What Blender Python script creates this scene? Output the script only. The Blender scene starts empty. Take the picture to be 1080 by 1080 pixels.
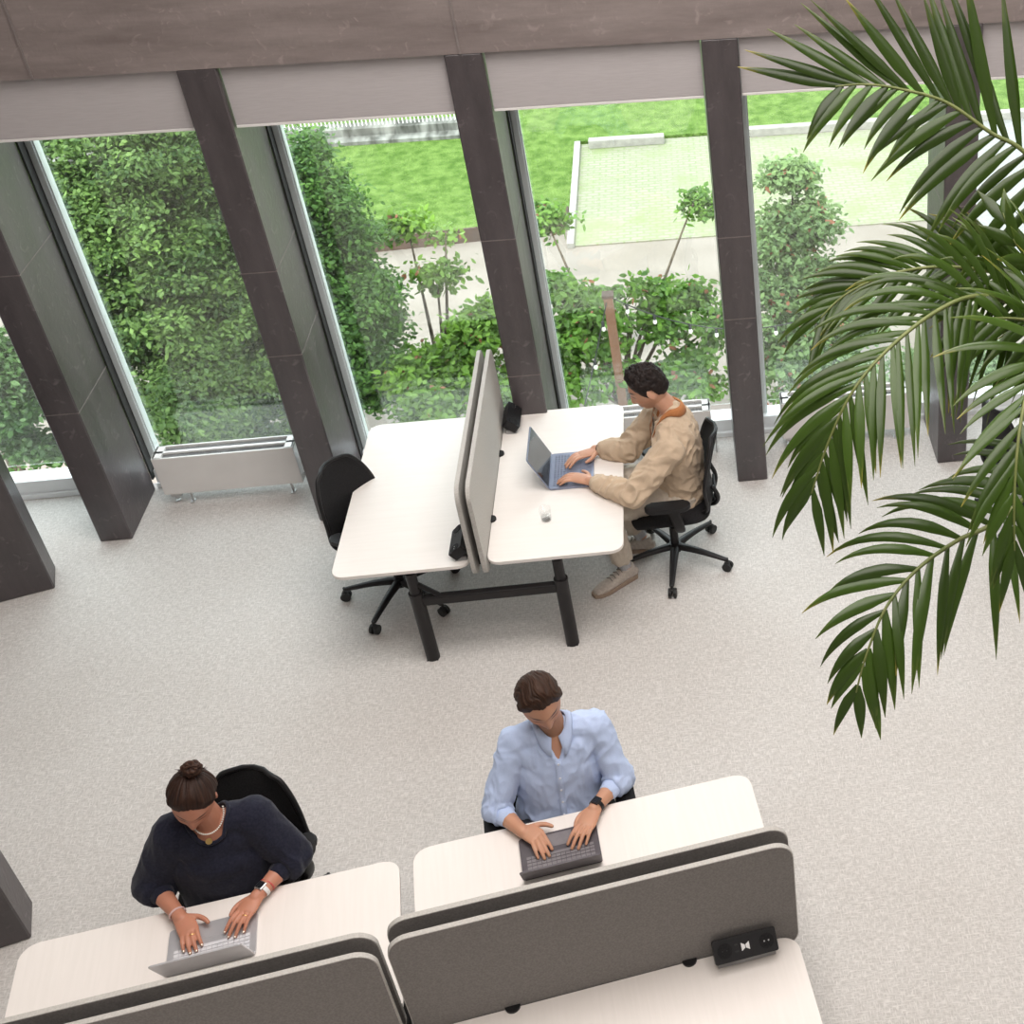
import bpy, bmesh, math, random
import numpy as np
from mathutils import Vector, Matrix, noise
from mathutils.bvhtree import BVHTree
R = math.radians
V = Vector
random.seed(7)
SC = bpy.context.scene
COL = SC.collection

# ---------------------------------------------------------------- camera
CH, YAW, PIT, ROL, FOC, PPX, PPY = 5.895928, R(7.634534), R(36.600983), R(-0.829941), 1432.8258, 913.36739, 504.82880
def cam_axes():
    fwd = V((math.sin(YAW)*math.cos(PIT), math.cos(YAW)*math.cos(PIT), -math.sin(PIT)))
    right = V((math.cos(YAW), -math.sin(YAW), 0)); up = right.cross(fwd)
    c, s = math.cos(ROL), math.sin(ROL)
    return c*right+s*up, -s*right+c*up, fwd
AX = cam_axes()
cd = bpy.data.cameras.new('camera'); cam = bpy.data.objects.new('camera', cd); COL.objects.link(cam)
m = Matrix.Identity(4)
for i in range(3):
    m[i][0] = AX[0][i]; m[i][1] = AX[1][i]; m[i][2] = -AX[2][i]
m[0][3], m[1][3], m[2][3] = 0, 0, CH
cam.matrix_world = m
cd.sensor_fit = 'HORIZONTAL'; cd.sensor_width = 36; cd.lens = FOC*36/1080
cd.shift_x = (540-PPX)/1080; cd.shift_y = (PPY-540)/1080
cd.clip_start = .05; cd.clip_end = 300
SC.camera = cam
def ray(u, v): return AX[2]+(u-PPX)/FOC*AX[0]-(v-PPY)/FOC*AX[1]
def at(u, v, t): return V((0,0,CH))+ray(u,v)*t          # a point t metres deep
def atz(u, v, z): d = ray(u,v); return V((0,0,CH))+d*((z-CH)/d.z)
def aty(u, v, y): d = ray(u,v); return V((0,0,CH))+d*(y/d.y)

# ---------------------------------------------------------------- materials
def s2l(c): return tuple(((x/255)/12.92 if x/255 <= .04045 else ((x/255+.055)/1.055)**2.4) for x in c)
def newmat(name):
    mt = bpy.data.materials.new(name); mt.use_nodes = True
    nt = mt.node_tree; b = nt.nodes['Principled BSDF']
    return mt, nt, b
def noise_mat(name, c1, c2, scale=8, rough=.6, detail=4, bump=0, bscale=None, stretch=(1,1,1), metal=0, spec=.5, lo=.35, hi=.65, sheen=0, dist=.01):
    mt, nt, b = newmat(name)
    tc = nt.nodes.new('ShaderNodeTexCoord'); mp = nt.nodes.new('ShaderNodeMapping'); mp.inputs['Scale'].default_value = stretch
    nt.links.new(tc.outputs['Object'], mp.inputs['Vector'])
    n = nt.nodes.new('ShaderNodeTexNoise'); n.inputs['Scale'].default_value = scale; n.inputs['Detail'].default_value = detail
    nt.links.new(mp.outputs[0], n.inputs['Vector'])
    cr = nt.nodes.new('ShaderNodeValToRGB'); cr.color_ramp.elements[0].position = lo; cr.color_ramp.elements[1].position = hi
    cr.color_ramp.elements[0].color = (*c1,1); cr.color_ramp.elements[1].color = (*c2,1)
    nt.links.new(n.outputs[0], cr.inputs[0]); nt.links.new(cr.outputs[0], b.inputs['Base Color'])
    b.inputs['Roughness'].default_value = rough; b.inputs['Metallic'].default_value = metal
    b.inputs['Specular IOR Level'].default_value = spec
    if sheen: b.inputs['Sheen Weight'].default_value = sheen
    if bump:
        n2 = nt.nodes.new('ShaderNodeTexNoise'); n2.inputs['Scale'].default_value = bscale or scale*4; n2.inputs['Detail'].default_value = 3
        nt.links.new(mp.outputs[0], n2.inputs['Vector'])
        bp = nt.nodes.new('ShaderNodeBump'); bp.inputs['Strength'].default_value = bump; bp.inputs['Distance'].default_value = dist
        nt.links.new(n2.outputs[0], bp.inputs['Height']); nt.links.new(bp.outputs[0], b.inputs['Normal'])
    return mt
def attr_mat(name, rough=.5, spec=.5, bump=0, bscale=200, trans=0, coat=0, stretch=(1,1,1), dist=.002):
    mt, nt, b = newmat(name)
    a = nt.nodes.new('ShaderNodeAttribute'); a.attribute_name = 'tone'
    nt.links.new(a.outputs['Color'], b.inputs['Base Color']); b.inputs['Roughness'].default_value = rough
    b.inputs['Specular IOR Level'].default_value = spec
    if bump:
        tc = nt.nodes.new('ShaderNodeTexCoord'); n2 = nt.nodes.new('ShaderNodeTexNoise'); n2.inputs['Scale'].default_value = bscale
        nt.links.new(tc.outputs['Object'], n2.inputs['Vector'])
        bp = nt.nodes.new('ShaderNodeBump'); bp.inputs['Strength'].default_value = bump; bp.inputs['Distance'].default_value = dist
        nt.links.new(n2.outputs[0], bp.inputs['Height']); nt.links.new(bp.outputs[0], b.inputs['Normal'])
    if trans:
        t = nt.nodes.new('ShaderNodeBsdfTranslucent'); nt.links.new(a.outputs['Color'], t.inputs['Color'])
        mx = nt.nodes.new('ShaderNodeMixShader'); mx.inputs[0].default_value = trans
        nt.links.new(b.outputs[0], mx.inputs[1]); nt.links.new(t.outputs[0], mx.inputs[2])
        nt.links.new(mx.outputs[0], nt.nodes['Material Output'].inputs['Surface'])
    return mt
M = {}
M['black_plastic'] = noise_mat('black_plastic', (.010,.010,.011), (.013,.012,.013), 30, .46, spec=.3, bump=.1, bscale=300, dist=.001)
M['black_mesh'] = noise_mat('black_mesh', (.008,.008,.009), (.018,.017,.018), 160, .8, spec=.25, bump=.3, bscale=400, dist=.001)
M['black_metal'] = noise_mat('black_metal', (.012,.011,.012), (.016,.014,.014), 12, .42, spec=.35, bump=.1, bscale=260, dist=.001)
M['rubber'] = noise_mat('rubber', (.008,.008,.008), (.016,.016,.016), 60, .6)
M['desk'] = noise_mat('desk_laminate', (.81,.762,.715), (.835,.785,.74), 6, .42, stretch=(.6,9,1), spec=.35)
M['desk_edge'] = noise_mat('desk_edge', (.50,.44,.39), (.56,.50,.45), 12, .5)
M['felt_dark'] = noise_mat('felt_dark', (.165,.152,.142), (.215,.200,.188), 120, .95, bump=.35, bscale=260, sheen=.2, dist=.001)
M['felt_light'] = noise_mat('felt_light', (.44,.42,.39), (.52,.50,.465), 120, .95, bump=.3, bscale=260, dist=.001)
M['white_metal'] = noise_mat('white_metal', (.70,.68,.66), (.74,.72,.70), 5, .4)
M['fin_grey'] = noise_mat('fin_grey', (.25,.25,.25), (.35,.35,.35), 9, .5)
M['steel'] = noise_mat('steel', (.5,.5,.5), (.62,.62,.62), 20, .3, metal=1)
M['alu_frame'] = noise_mat('alu_frame', (.55,.60,.60), (.64,.69,.69), 4, .4, stretch=(1,1,.1), metal=.2)
M['gasket'] = noise_mat('gasket', (.01,.01,.01), (.02,.02,.02), 20, .6)
M['sill_white'] = noise_mat('sill_white', (.75,.77,.78), (.80,.82,.83), 3, .4)
M['blind'] = noise_mat('blind_cloth', (.40,.37,.37), (.43,.40,.40), 40, .8, stretch=(.3,1,6))
M['wall_paint'] = noise_mat('wall_paint', (.62,.60,.58), (.66,.64,.62), 3, .8)
M['silver'] = noise_mat('laptop_silver', (.52,.52,.54), (.57,.57,.59), 10, .38, metal=.5)
M['grey_blue'] = noise_mat('laptop_grey_blue', (.22,.25,.34), (.26,.29,.38), 10, .4, metal=.4)
M['slate'] = noise_mat('laptop_slate', (.085,.075,.085), (.11,.10,.11), 10, .45, metal=.3)
M['key_light'] = noise_mat('key_light', (.62,.62,.65), (.68,.68,.70), 20, .5)
M['key_blue'] = noise_mat('key_blue', (.13,.15,.22), (.17,.19,.26), 20, .5)
M['key_slate'] = noise_mat('key_slate', (.16,.145,.155), (.2,.185,.195), 20, .5)
M['screen'] = noise_mat('screen_off', (.012,.013,.016), (.018,.019,.022), 3, .08)
M['white_mark'] = noise_mat('white_mark', (.8,.8,.8), (.85,.85,.85), 3, .5)
M['gold'] = noise_mat('gold', (.75,.52,.2), (.8,.58,.25), 10, .3, metal=1)
M['pale_gold'] = noise_mat('pale_gold', (.8,.72,.6), (.85,.76,.65), 10, .35, metal=.8)
M['pink_band'] = noise_mat('pink_band', (.62,.42,.40), (.68,.48,.45), 10, .5)
M['red_band'] = noise_mat('red_band', (.45,.05,.05), (.5,.08,.07), 10, .6)
M['pearl'] = noise_mat('pearl', (.75,.72,.65), (.8,.77,.7), 60, .3)

def concrete(name, c1, c2, streak=(1,1,.25), rough=.35, scuff=.45):
    mt, nt, b = newmat(name)
    tc = nt.nodes.new('ShaderNodeTexCoord'); mp = nt.nodes.new('ShaderNodeMapping'); mp.inputs['Scale'].default_value = streak
    nt.links.new(tc.outputs['Object'], mp.inputs['Vector'])
    n = nt.nodes.new('ShaderNodeTexNoise'); n.inputs['Scale'].default_value = 5; n.inputs['Detail'].default_value = 9; n.inputs['Roughness'].default_value = .68
    nt.links.new(mp.outputs[0], n.inputs['Vector'])
    cr = nt.nodes.new('ShaderNodeValToRGB'); e = cr.color_ramp.elements
    e[0].position = .3; e[1].position = .72; e[0].color = (*c1,1); e[1].color = (*c2,1)
    nt.links.new(n.outputs[0], cr.inputs[0])
    # light scuffs and fine scratches in the cast surface
    w = nt.nodes.new('ShaderNodeTexNoise'); w.inputs['Scale'].default_value = 14; w.inputs['Detail'].default_value = 12; w.inputs['Distortion'].default_value = 1.2
    nt.links.new(tc.outputs['Object'], w.inputs['Vector'])
    wr = nt.nodes.new('ShaderNodeValToRGB'); wr.color_ramp.elements[0].position = .60; wr.color_ramp.elements[1].position = .74
    wr.color_ramp.elements[0].color = (0,0,0,1); wr.color_ramp.elements[1].color = (scuff,scuff,scuff,1)
    nt.links.new(w.outputs[0], wr.inputs[0])
    mx = nt.nodes.new('ShaderNodeMix'); mx.data_type = 'RGBA'
    nt.links.new(wr.outputs[0], mx.inputs[0]); nt.links.new(cr.outputs[0], mx.inputs[6])
    mx.inputs[7].default_value = (*[min(1,x*2.2+.02) for x in c2],1)
    nt.links.new(mx.outputs[2], b.inputs['Base Color'])
    b.inputs['Roughness'].default_value = rough
    rr = nt.nodes.new('ShaderNodeMapRange'); rr.inputs[3].default_value = rough-.08; rr.inputs[4].default_value = rough+.25
    nt.links.new(n.outputs[0], rr.inputs[0]); nt.links.new(rr.outputs[0], b.inputs['Roughness'])
    bp = nt.nodes.new('ShaderNodeBump'); bp.inputs['Strength'].default_value = .25; bp.inputs['Distance'].default_value = .01
    nt.links.new(w.outputs[0], bp.inputs['Height']); nt.links.new(bp.outputs[0], b.inputs['Normal'])
    return mt
M['pillar'] = concrete('dark_concrete', (.030,.024,.026), (.085,.069,.073), rough=.30)
M['pillar'].node_tree.nodes['Principled BSDF'].inputs['Specular IOR Level'].default_value = .85
M['beam'] = concrete('brown_concrete', (.15,.12,.112), (.26,.218,.205), streak=(.25,1,1.6), rough=.6, scuff=.18)
M['seam'] = noise_mat('seam', (.16,.135,.13), (.2,.17,.16), 20, .7)

def carpet():
    mt, nt, b = newmat('woven_carpet')
    N = nt.nodes.new; L = nt.links.new
    tc = N('ShaderNodeTexCoord')
    def wave(sx, sy, dis):
        mp = N('ShaderNodeMapping'); mp.inputs['Scale'].default_value = (sx,sy,1); L(tc.outputs['Object'], mp.inputs['Vector'])
        n = N('ShaderNodeTexNoise'); n.inputs['Scale'].default_value = 1; n.inputs['Detail'].default_value = 2; n.inputs['Distortion'].default_value = dis
        L(mp.outputs[0], n.inputs['Vector']); return n
    a = wave(26,120,.4); c = wave(130,30,.4)
    mx = N('ShaderNodeMath'); mx.operation = 'MAXIMUM'; L(a.outputs[0], mx.inputs[0]); L(c.outputs[0], mx.inputs[1])
    big = N('ShaderNodeTexNoise'); big.inputs['Scale'].default_value = .9; big.inputs['Detail'].default_value = 5; L(tc.outputs['Object'], big.inputs['Vector'])
    cr = N('ShaderNodeValToRGB'); e = cr.color_ramp.elements; e[0].position = .42; e[1].position = .72
    e[0].color = (.515,.492,.468,1); e[1].color = (.72,.695,.668,1)
    L(mx.outputs[0], cr.inputs[0])
    m2 = N('ShaderNodeMix'); m2.data_type = 'RGBA'; m2.blend_type = 'MULTIPLY'; m2.inputs[0].default_value = 1
    cr2 = N('ShaderNodeValToRGB'); cr2.color_ramp.elements[0].position = .3; cr2.color_ramp.elements[1].position = .7
    cr2.color_ramp.elements[0].color = (.93,.92,.91,1); cr2.color_ramp.elements[1].color = (1,1,1,1); L(big.outputs[0], cr2.inputs[0])
    L(cr.outputs[0], m2.inputs[6]); L(cr2.outputs[0], m2.inputs[7]); L(m2.outputs[2], b.inputs['Base Color'])
    bp = N('ShaderNodeBump'); bp.inputs['Strength'].default_value = .55; bp.inputs['Distance'].default_value = .006
    L(mx.outputs[0], bp.inputs['Height']); L(bp.outputs[0], b.inputs['Normal'])
    b.inputs['Roughness'].default_value = .95; b.inputs['Specular IOR Level'].default_value = .15
    return mt
M['carpet'] = carpet()
def glass(name, tint, refl, base=.02):
    mt = bpy.data.materials.new(name); mt.use_nodes = True; nt = mt.node_tree; nt.nodes.clear()
    o = nt.nodes.new('ShaderNodeOutputMaterial'); t = nt.nodes.new('ShaderNodeBsdfTransparent'); t.inputs[0].default_value = (*tint,1)
    g = nt.nodes.new('ShaderNodeBsdfGlossy'); g.inputs['Roughness'].default_value = .02
    f = nt.nodes.new('ShaderNodeLayerWeight'); f.inputs[0].default_value = .30
    ml = nt.nodes.new('ShaderNodeMath'); ml.operation = 'MULTIPLY_ADD'; ml.inputs[1].default_value = refl; ml.inputs[2].default_value = base
    mx = nt.nodes.new('ShaderNodeMixShader')
    nt.links.new(f.outputs['Facing'], ml.inputs[0]); nt.links.new(ml.outputs[0], mx.inputs[0]); nt.links.new(t.outputs[0], mx.inputs[1]); nt.links.new(g.outputs[0], mx.inputs[2])
    nt.links.new(mx.outputs[0], o.inputs[0]); return mt
M['pane'] = glass('window_glass', (.95,.98,.965), .20, .06)
M['tumbler'] = glass('tumbler_glass', (.98,.985,.985), .14)

# ---------------------------------------------------------------- object helpers
def tagp(o, label=None, cat=None, group=None, kind=None):
    if label: o['label'] = label
    if cat: o['category'] = cat
    if group: o['group'] = group
    if kind: o['kind'] = kind
    return o
def link_mesh(name, me, mat=None, parent=None, smooth=False, loc=None):
    o = bpy.data.objects.new(name, me); COL.objects.link(o)
    if mat is not None:
        for mm in (mat if isinstance(mat,(list,tuple)) else [mat]): me.materials.append(mm)
    if parent: o.parent = parent
    if loc: o.location = loc
    if smooth: me.polygons.foreach_set('use_smooth', [True]*len(me.polygons))
    return o
def obj(name, bm, mat=None, parent=None, smooth=False, loc=None):
    me = bpy.data.meshes.new(name); bmesh.ops.recalc_face_normals(bm, faces=bm.faces); bm.to_mesh(me); bm.free()
    return link_mesh(name, me, mat, parent, smooth, loc)
def empty(name, loc=(0,0,0), rz=0):
    o = bpy.data.objects.new(name, None); o.empty_display_size = .1; COL.objects.link(o); o.location = loc; o.rotation_euler = (0,0,rz); return o
def NB(): return bmesh.new()
def box(bm, c, s, rot=None, bev=0, seg=2):
    r = bmesh.ops.create_cube(bm, size=1); vs = r['verts']
    bmesh.ops.scale(bm, vec=V(s), verts=vs)
    if bev:
        es = list({e for v in vs for e in v.link_edges})
        rr = bmesh.ops.bevel(bm, geom=es, offset=bev, segments=seg, profile=.5, affect='EDGES'); vs = list({v for f in rr['faces'] for v in f.verts}|{v for v in vs if v.is_valid})
    if rot is not None: bmesh.ops.rotate(bm, matrix=rot, verts=vs, cent=(0,0,0))
    bmesh.ops.translate(bm, vec=V(c), verts=vs)
    return vs
def rot_to(d, up=V((0,0,1))):
    d = V(d).normalized(); x = up.cross(d)
    if x.length < 1e-4: x = V((1,0,0)).cross(d)
    x.normalize(); y = d.cross(x)
    mm = Matrix.Identity(3)
    for i in range(3): mm[i][0] = x[i]; mm[i][1] = y[i]; mm[i][2] = d[i]
    return mm
def catmull(pts, k=4):
    pts = [np.array(p, float) for p in pts]; out = []
    n = len(pts)
    for i in range(n-1):
        p0 = pts[max(i-1,0)]; p1 = pts[i]; p2 = pts[i+1]; p3 = pts[min(i+2,n-1)]
        for j in range(k):
            t = j/k; out.append(.5*((2*p1)+(-p0+p2)*t+(2*p0-5*p1+4*p2-p3)*t*t+(-p0+3*p1-3*p2+p3)*t**3))
    out.append(pts[-1]); return out
def tube(bm, pts, rad, seg=16, ref=(1,0,0), k=0, cap='round'):
    """a closed tube; rad entries are r or (r_side, r_other); ref gives the side axis"""
    rad = [(r,r) if not isinstance(r,(tuple,list)) else r for r in rad]
    if k:
        al = catmull([list(p)+list(r) for p, r in zip(pts, rad)], k)
        pts = [V(a[:3]) for a in al]; rad = [(max(a[3],1e-4),max(a[4],1e-4)) for a in al]
    else: pts = [V(p) for p in pts]
    ref = V(ref); P = list(pts); Q = list(rad); T = []
    for i in range(len(P)):
        t = (P[min(i+1,len(P)-1)]-P[max(i-1,0)]); T.append(t.normalized() if t.length > 1e-9 else V((0,0,1)))
    if cap == 'round':
        a, b = P[0], P[-1]; ra, rb = min(Q[0]), min(Q[-1])
        pre = [(a-T[0]*ra*math.sin(x), (Q[0][0]*math.cos(x), Q[0][1]*math.cos(x)), T[0]) for x in (R(75), R(50), R(25))]
        post = [(b+T[-1]*rb*math.sin(x), (Q[-1][0]*math.cos(x), Q[-1][1]*math.cos(x)), T[-1]) for x in (R(25), R(50), R(75))]
    else: pre, post = [], []
    allr = pre+list(zip(P,Q,T))+post
    rings = []
    for p, r, t in allr:
        s = ref-t*ref.dot(t)
        if s.length < 1e-3: s = V((0,1,0))-t*t.y
        s.normalize(); o = t.cross(s)
        rings.append([bm.verts.new(p+s*r[0]*math.cos(2*math.pi*j/seg)+o*r[1]*math.sin(2*math.pi*j/seg)) for j in range(seg)])
    for a, b in zip(rings, rings[1:]):
        for j in range(seg): bm.faces.new((a[j],a[(j+1)%seg],b[(j+1)%seg],b[j]))
    bm.faces.new(rings[0][::-1]); bm.faces.new(rings[-1])
def ellipsoid(bm, c, r, rot=None, u=20, v=12):
    res = bmesh.ops.create_uvsphere(bm, u_segments=u, v_segments=v, radius=1); vs = res['verts']
    bmesh.ops.scale(bm, vec=V(r), verts=vs)
    if rot is not None: bmesh.ops.rotate(bm, matrix=rot, verts=vs, cent=(0,0,0))
    bmesh.ops.translate(bm, vec=V(c), verts=vs); return vs
def rrect(w, d, r, n=6):
    out = []
    for cx, cy, a0 in ((w/2-r,d/2-r,0),(-w/2+r,d/2-r,90),(-w/2+r,-d/2+r,180),(w/2-r,-d/2+r,270)):
        for k in range(n+1):
            a = R(a0+90*k/n); out.append((cx+r*math.cos(a), cy+r*math.sin(a)))
    return out
def prism(bm, poly, z0, z1, mat4=None, bev=0):
    lo = [bm.verts.new((x,y,z0)) for x, y in poly]; hi = [bm.verts.new((x,y,z1)) for x, y in poly]
    n = len(poly); fs = [bm.faces.new(lo[::-1]), bm.faces.new(hi)]
    for i in range(n): fs.append(bm.faces.new((lo[i],lo[(i+1)%n],hi[(i+1)%n],hi[i])))
    if bev:
        es = list({e for f in fs[:2] for e in f.edges}); rr = bmesh.ops.bevel(bm, geom=es, offset=bev, segments=2, profile=.5, affect='EDGES')
        vs = list({v for f in rr['faces'] for v in f.verts}|{v for v in lo+hi if v.is_valid})
    else: vs = lo+hi
    if mat4 is not None: bmesh.ops.transform(bm, matrix=mat4, verts=vs)
    return vs
def cyl(bm, a, b, r, seg=20, r2=None):
    tube(bm, [a,b], [r, r2 if r2 is not None else r], seg, ref=(1,.3,.1), cap='flat')
def copy_tree(o, parent=None):
    c = o.copy(); COL.objects.link(c)
    if parent: c.parent = parent
    for ch in [x for x in bpy.data.objects if x.parent == o]: copy_tree(ch, c)
    return c
def kids(o): return [x for x in bpy.data.objects if x.parent == o]

# ---------------------------------------------------------------- the room
def struct(name, bm, mat, **k): return tagp(obj(name, bm, mat, **k), kind='structure')
FY = 7.9696; PW = .215; PD = .581; PX = [-4.2825-1.4711+0*1.0]+[ -4.2825+1.4711*i for i in range(7)]
bm = NB(); box(bm, (.5,1.6,-.15), (13.5,14.06,.3)); struct('floor', bm, M['carpet'])
H = 3.23
# upper facade band: concrete beam above the pillars, and the wall over it
bm = NB(); box(bm, (.5,FY+.345,H+.6), (13.5,.69,1.2)); bb = struct('beam_back', bm, M['beam'])
bb.name = 'trim_1'
bm = NB()
for px in (14,480,872):
    p = aty(px, 30, FY)
    box(bm, (p.x,FY-.003,H+.6), (.012,.008,1.2))
struct('trim_2', bm, M['seam'])
bm = NB(); box(bm, (.5,FY+.345,5.9), (13.5,.69,2.94)); struct('wall_back', bm, M['wall_paint'])
bm = NB(); box(bm, (7.3,1.6,3.7), (.3,14.06,7.4)); struct('wall_right', bm, M['wall_paint'])
bm = NB(); box(bm, (-6.35,1.6,3.7), (.3,14.06,7.4)); struct('wall_left', bm, M['wall_paint'])
bm = NB(); box(bm, (.5,-5.5,3.7), (13.5,.3,7.4)); struct('wall_front', bm, M['wall_paint'])
bm = NB(); box(bm, (.5,1.6,7.5), (14,14.4,.25)); struct('ceiling', bm, M['wall_paint'])
# pillars : each a facade column of its own
pil_labels = ['dark concrete facade column left of the double-ended white radiator, nearest the left corner column',
 'dark concrete facade column right behind the empty black chair at the far desk',
 'dark concrete facade column rising behind the far desk divider screens',
 'dark concrete facade column to the right of the man in the beige jacket',
 'dark concrete facade column crossed by the palm fronds']
pil_labels[0] = 'dark concrete facade column at the left end of the uncovered white radiator'
def pillar_mesh(w, d, h, seams):
    bm = NB(); box(bm, (w/2,d/2,h/2), (w,d,h), bev=.008, seg=1)
    return bm
for i in range(1,6):
    x = PX[i]
    bm = pillar_mesh(PW, PD, H, None)
    o = obj('concrete_column', bm, M['pillar'], loc=(x,FY,0))
    tagp(o, pil_labels[i-1], 'column', 'facade columns')
    sm = NB()
    for z in ((1.05,2.05) if i%2 else (1.35,1.95)):
        box(sm, (PW/2,PD/2,z), (PW+.003,PD+.003,.006))
    s = obj('cast_seam', sm, M['seam'], o)
def slant_box(corner, deg, w, d, h, name, label):
    # corner = front right corner at the floor, runs to the left along the rotated front
    bm = NB(); box(bm, (-w/2,d/2,h/2), (w,d,h), bev=.008, seg=1)
    o = obj(name, bm, M['pillar'], loc=corner); o.rotation_euler = (0,0,R(deg)); tagp(o, label, 'column', 'left side columns')
    return o
slant_box((-4.43,7.502,0), 17, .75, .24, 7.3, 'concrete_column', 'broad dark concrete column cut by the left edge, in the room corner')
slant_box((-3.65,4.68,0), 17, .75, .24, 7.3, 'concrete_column', 'dark concrete column at the lower left edge beside the near left desk')

# windows: one per bay
GY = 8.68
def window(n, x0, x1):
    w = empty('window_%d'%n, (x0, 0, 0)); tagp(w, kind='structure')
    W = x1-x0
    g = NB(); box(g, (W/2,GY+.02,1.72), (W-.05,.012,3.02)); obj('pane', g, M['pane'], w)
    f = NB()
    box(f, (.022,GY,1.66), (.040,.11,3.14), bev=.004); box(f, (W-.02,GY,1.66), (.04,.11,3.14), bev=.004)
    box(f, (.047,GY-.03,1.66), (.010,.03,3.1))
    obj('frame', f, M['alu_frame'], w)
    k = NB(); box(k, (-.005,GY-.05,1.66), (.014,.17,3.14)); obj('gasket', k, M['gasket'], w)
    s = NB(); box(s, (W/2,GY-.02,.085), (W,.15,.11), bev=.004); box(s, (W/2,GY-.10,.02), (W,.04,.04), bev=.003); obj('sill', s, M['sill_white'], w)
n = 1
window(n, -5.75, PX[1]+.02)
for i in range(1,6):
    n += 1; window(n, PX[i]+PW+.012, PX[i+1]+PW*.5)
bm = NB(); box(bm, (5.2,FY+.3,H/2), (4.1,.6,H)); struct('wall_back_lower', bm, M['wall_paint'])
# blind panels between the pillars under the beam
bl_l = ['pale grey roller blind panel at the far left under the beam','pale grey roller blind panel between the second and third columns, left of the railing view',
 'pale grey roller blind panel above the lawn between the middle columns','pale grey roller blind panel behind the top palm frond','pale grey roller blind panel at the right end behind palm leaves']
def blind(x0, x1, lab):
    b = empty('roller_blind', ((x0+x1)/2,8.03,3.22)); tagp(b, lab, 'blind', 'blind panels under the beam')
    a = NB(); box(a, (0,0,-.17), (x1-x0-.012,.02,.345), bev=.002); obj('panel', a, M['blind'], b)
    a = NB(); box(a, (0,0,-.352), (x1-x0-.012,.026,.016), bev=.003); obj('bottom_bar', a, M['white_metal'], b)
blind(-5.74, PX[1], 'pale grey blind panel cut by the left edge, outside the leftmost column')
for i in range(1,6):
    lab = ['pale grey blind panel at the upper left, above the dense green tree','pale grey blind panel in front of the concrete wall with the railing',
     'pale grey blind panel above the lawn and brick-edged parking','pale grey blind panel partly covered by the top palm frond','pale grey blind panel at the right edge behind upright palm leaflets'][i-1]
    blind(PX[i]+PW, PX[i+1], lab)

# radiators
def radiator(cx, L=.955):
    r = empty('radiator', (cx, 8.32, 0))
    a = NB(); box(a, (0,.008,.255), (L,.016,.31), bev=.004); box(a, (0,.162,.255), (L,.016,.31), bev=.004)
    box(a, (-L/2+.008,.085,.255), (.016,.15,.31), bev=.003); box(a, (L/2-.008,.085,.255), (.016,.15,.31), bev=.003)
    box(a, (0,.085,.402), (L,.022,.016)); box(a, (-L/2+.03,.085,.402), (.06,.16,.016)); box(a, (L/2-.03,.085,.402), (.06,.16,.016))
    obj('casing', a, M['white_metal'], r)
    a = NB()
    k = int((L-.12)/.012)
    for i in range(k): box(a, (-L/2+.065+i*.012,.085,.385), (.004,.135,.022))
    obj('grille', a, M['fin_grey'], r)
    for sx in (-L/2+.16, L/2-.10):
        a = NB(); box(a, (sx,.05,.05), (.014,.02,.10)); box(a, (sx,.04,.004), (.03,.05,.008)); obj('leg', a, M['steel'], r)
    a = NB(); cyl(a, (-L/2+.05,.06,.02), (-L/2+.05,.06,.1), .008); cyl(a, (-L/2+.02,.06,.06), (-L/2+.09,.06,.06), .018); box(a, (-L/2+.05,.06,.005), (.03,.03,.01)); obj('valve', a, M['steel'], r)
    a = NB(); cyl(a, (L/2+.02,.06,.0), (L/2+.02,.06,.14), .007); cyl(a, (L/2-.005,.06,.14), (L/2+.02,.06,.14), .012); obj('pipe', a, M['steel'], r)
    return r
def rad(i):
    r = radiator((PX[i]+PW+PX[i+1])/2)
    return r
tagp(rad(1), 'white convector radiator fully in view between the two leftmost columns', 'radiator', 'radiators under the windows')
tagp(rad(2), 'white convector radiator mostly hidden behind the left half of the far desk', 'radiator', 'radiators under the windows')
tagp(rad(3), 'white convector radiator behind the man in the beige jacket', 'radiator', 'radiators under the windows')
tagp(rad(4), 'white convector radiator behind the hanging palm fronds', 'radiator', 'radiators under the windows')
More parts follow.
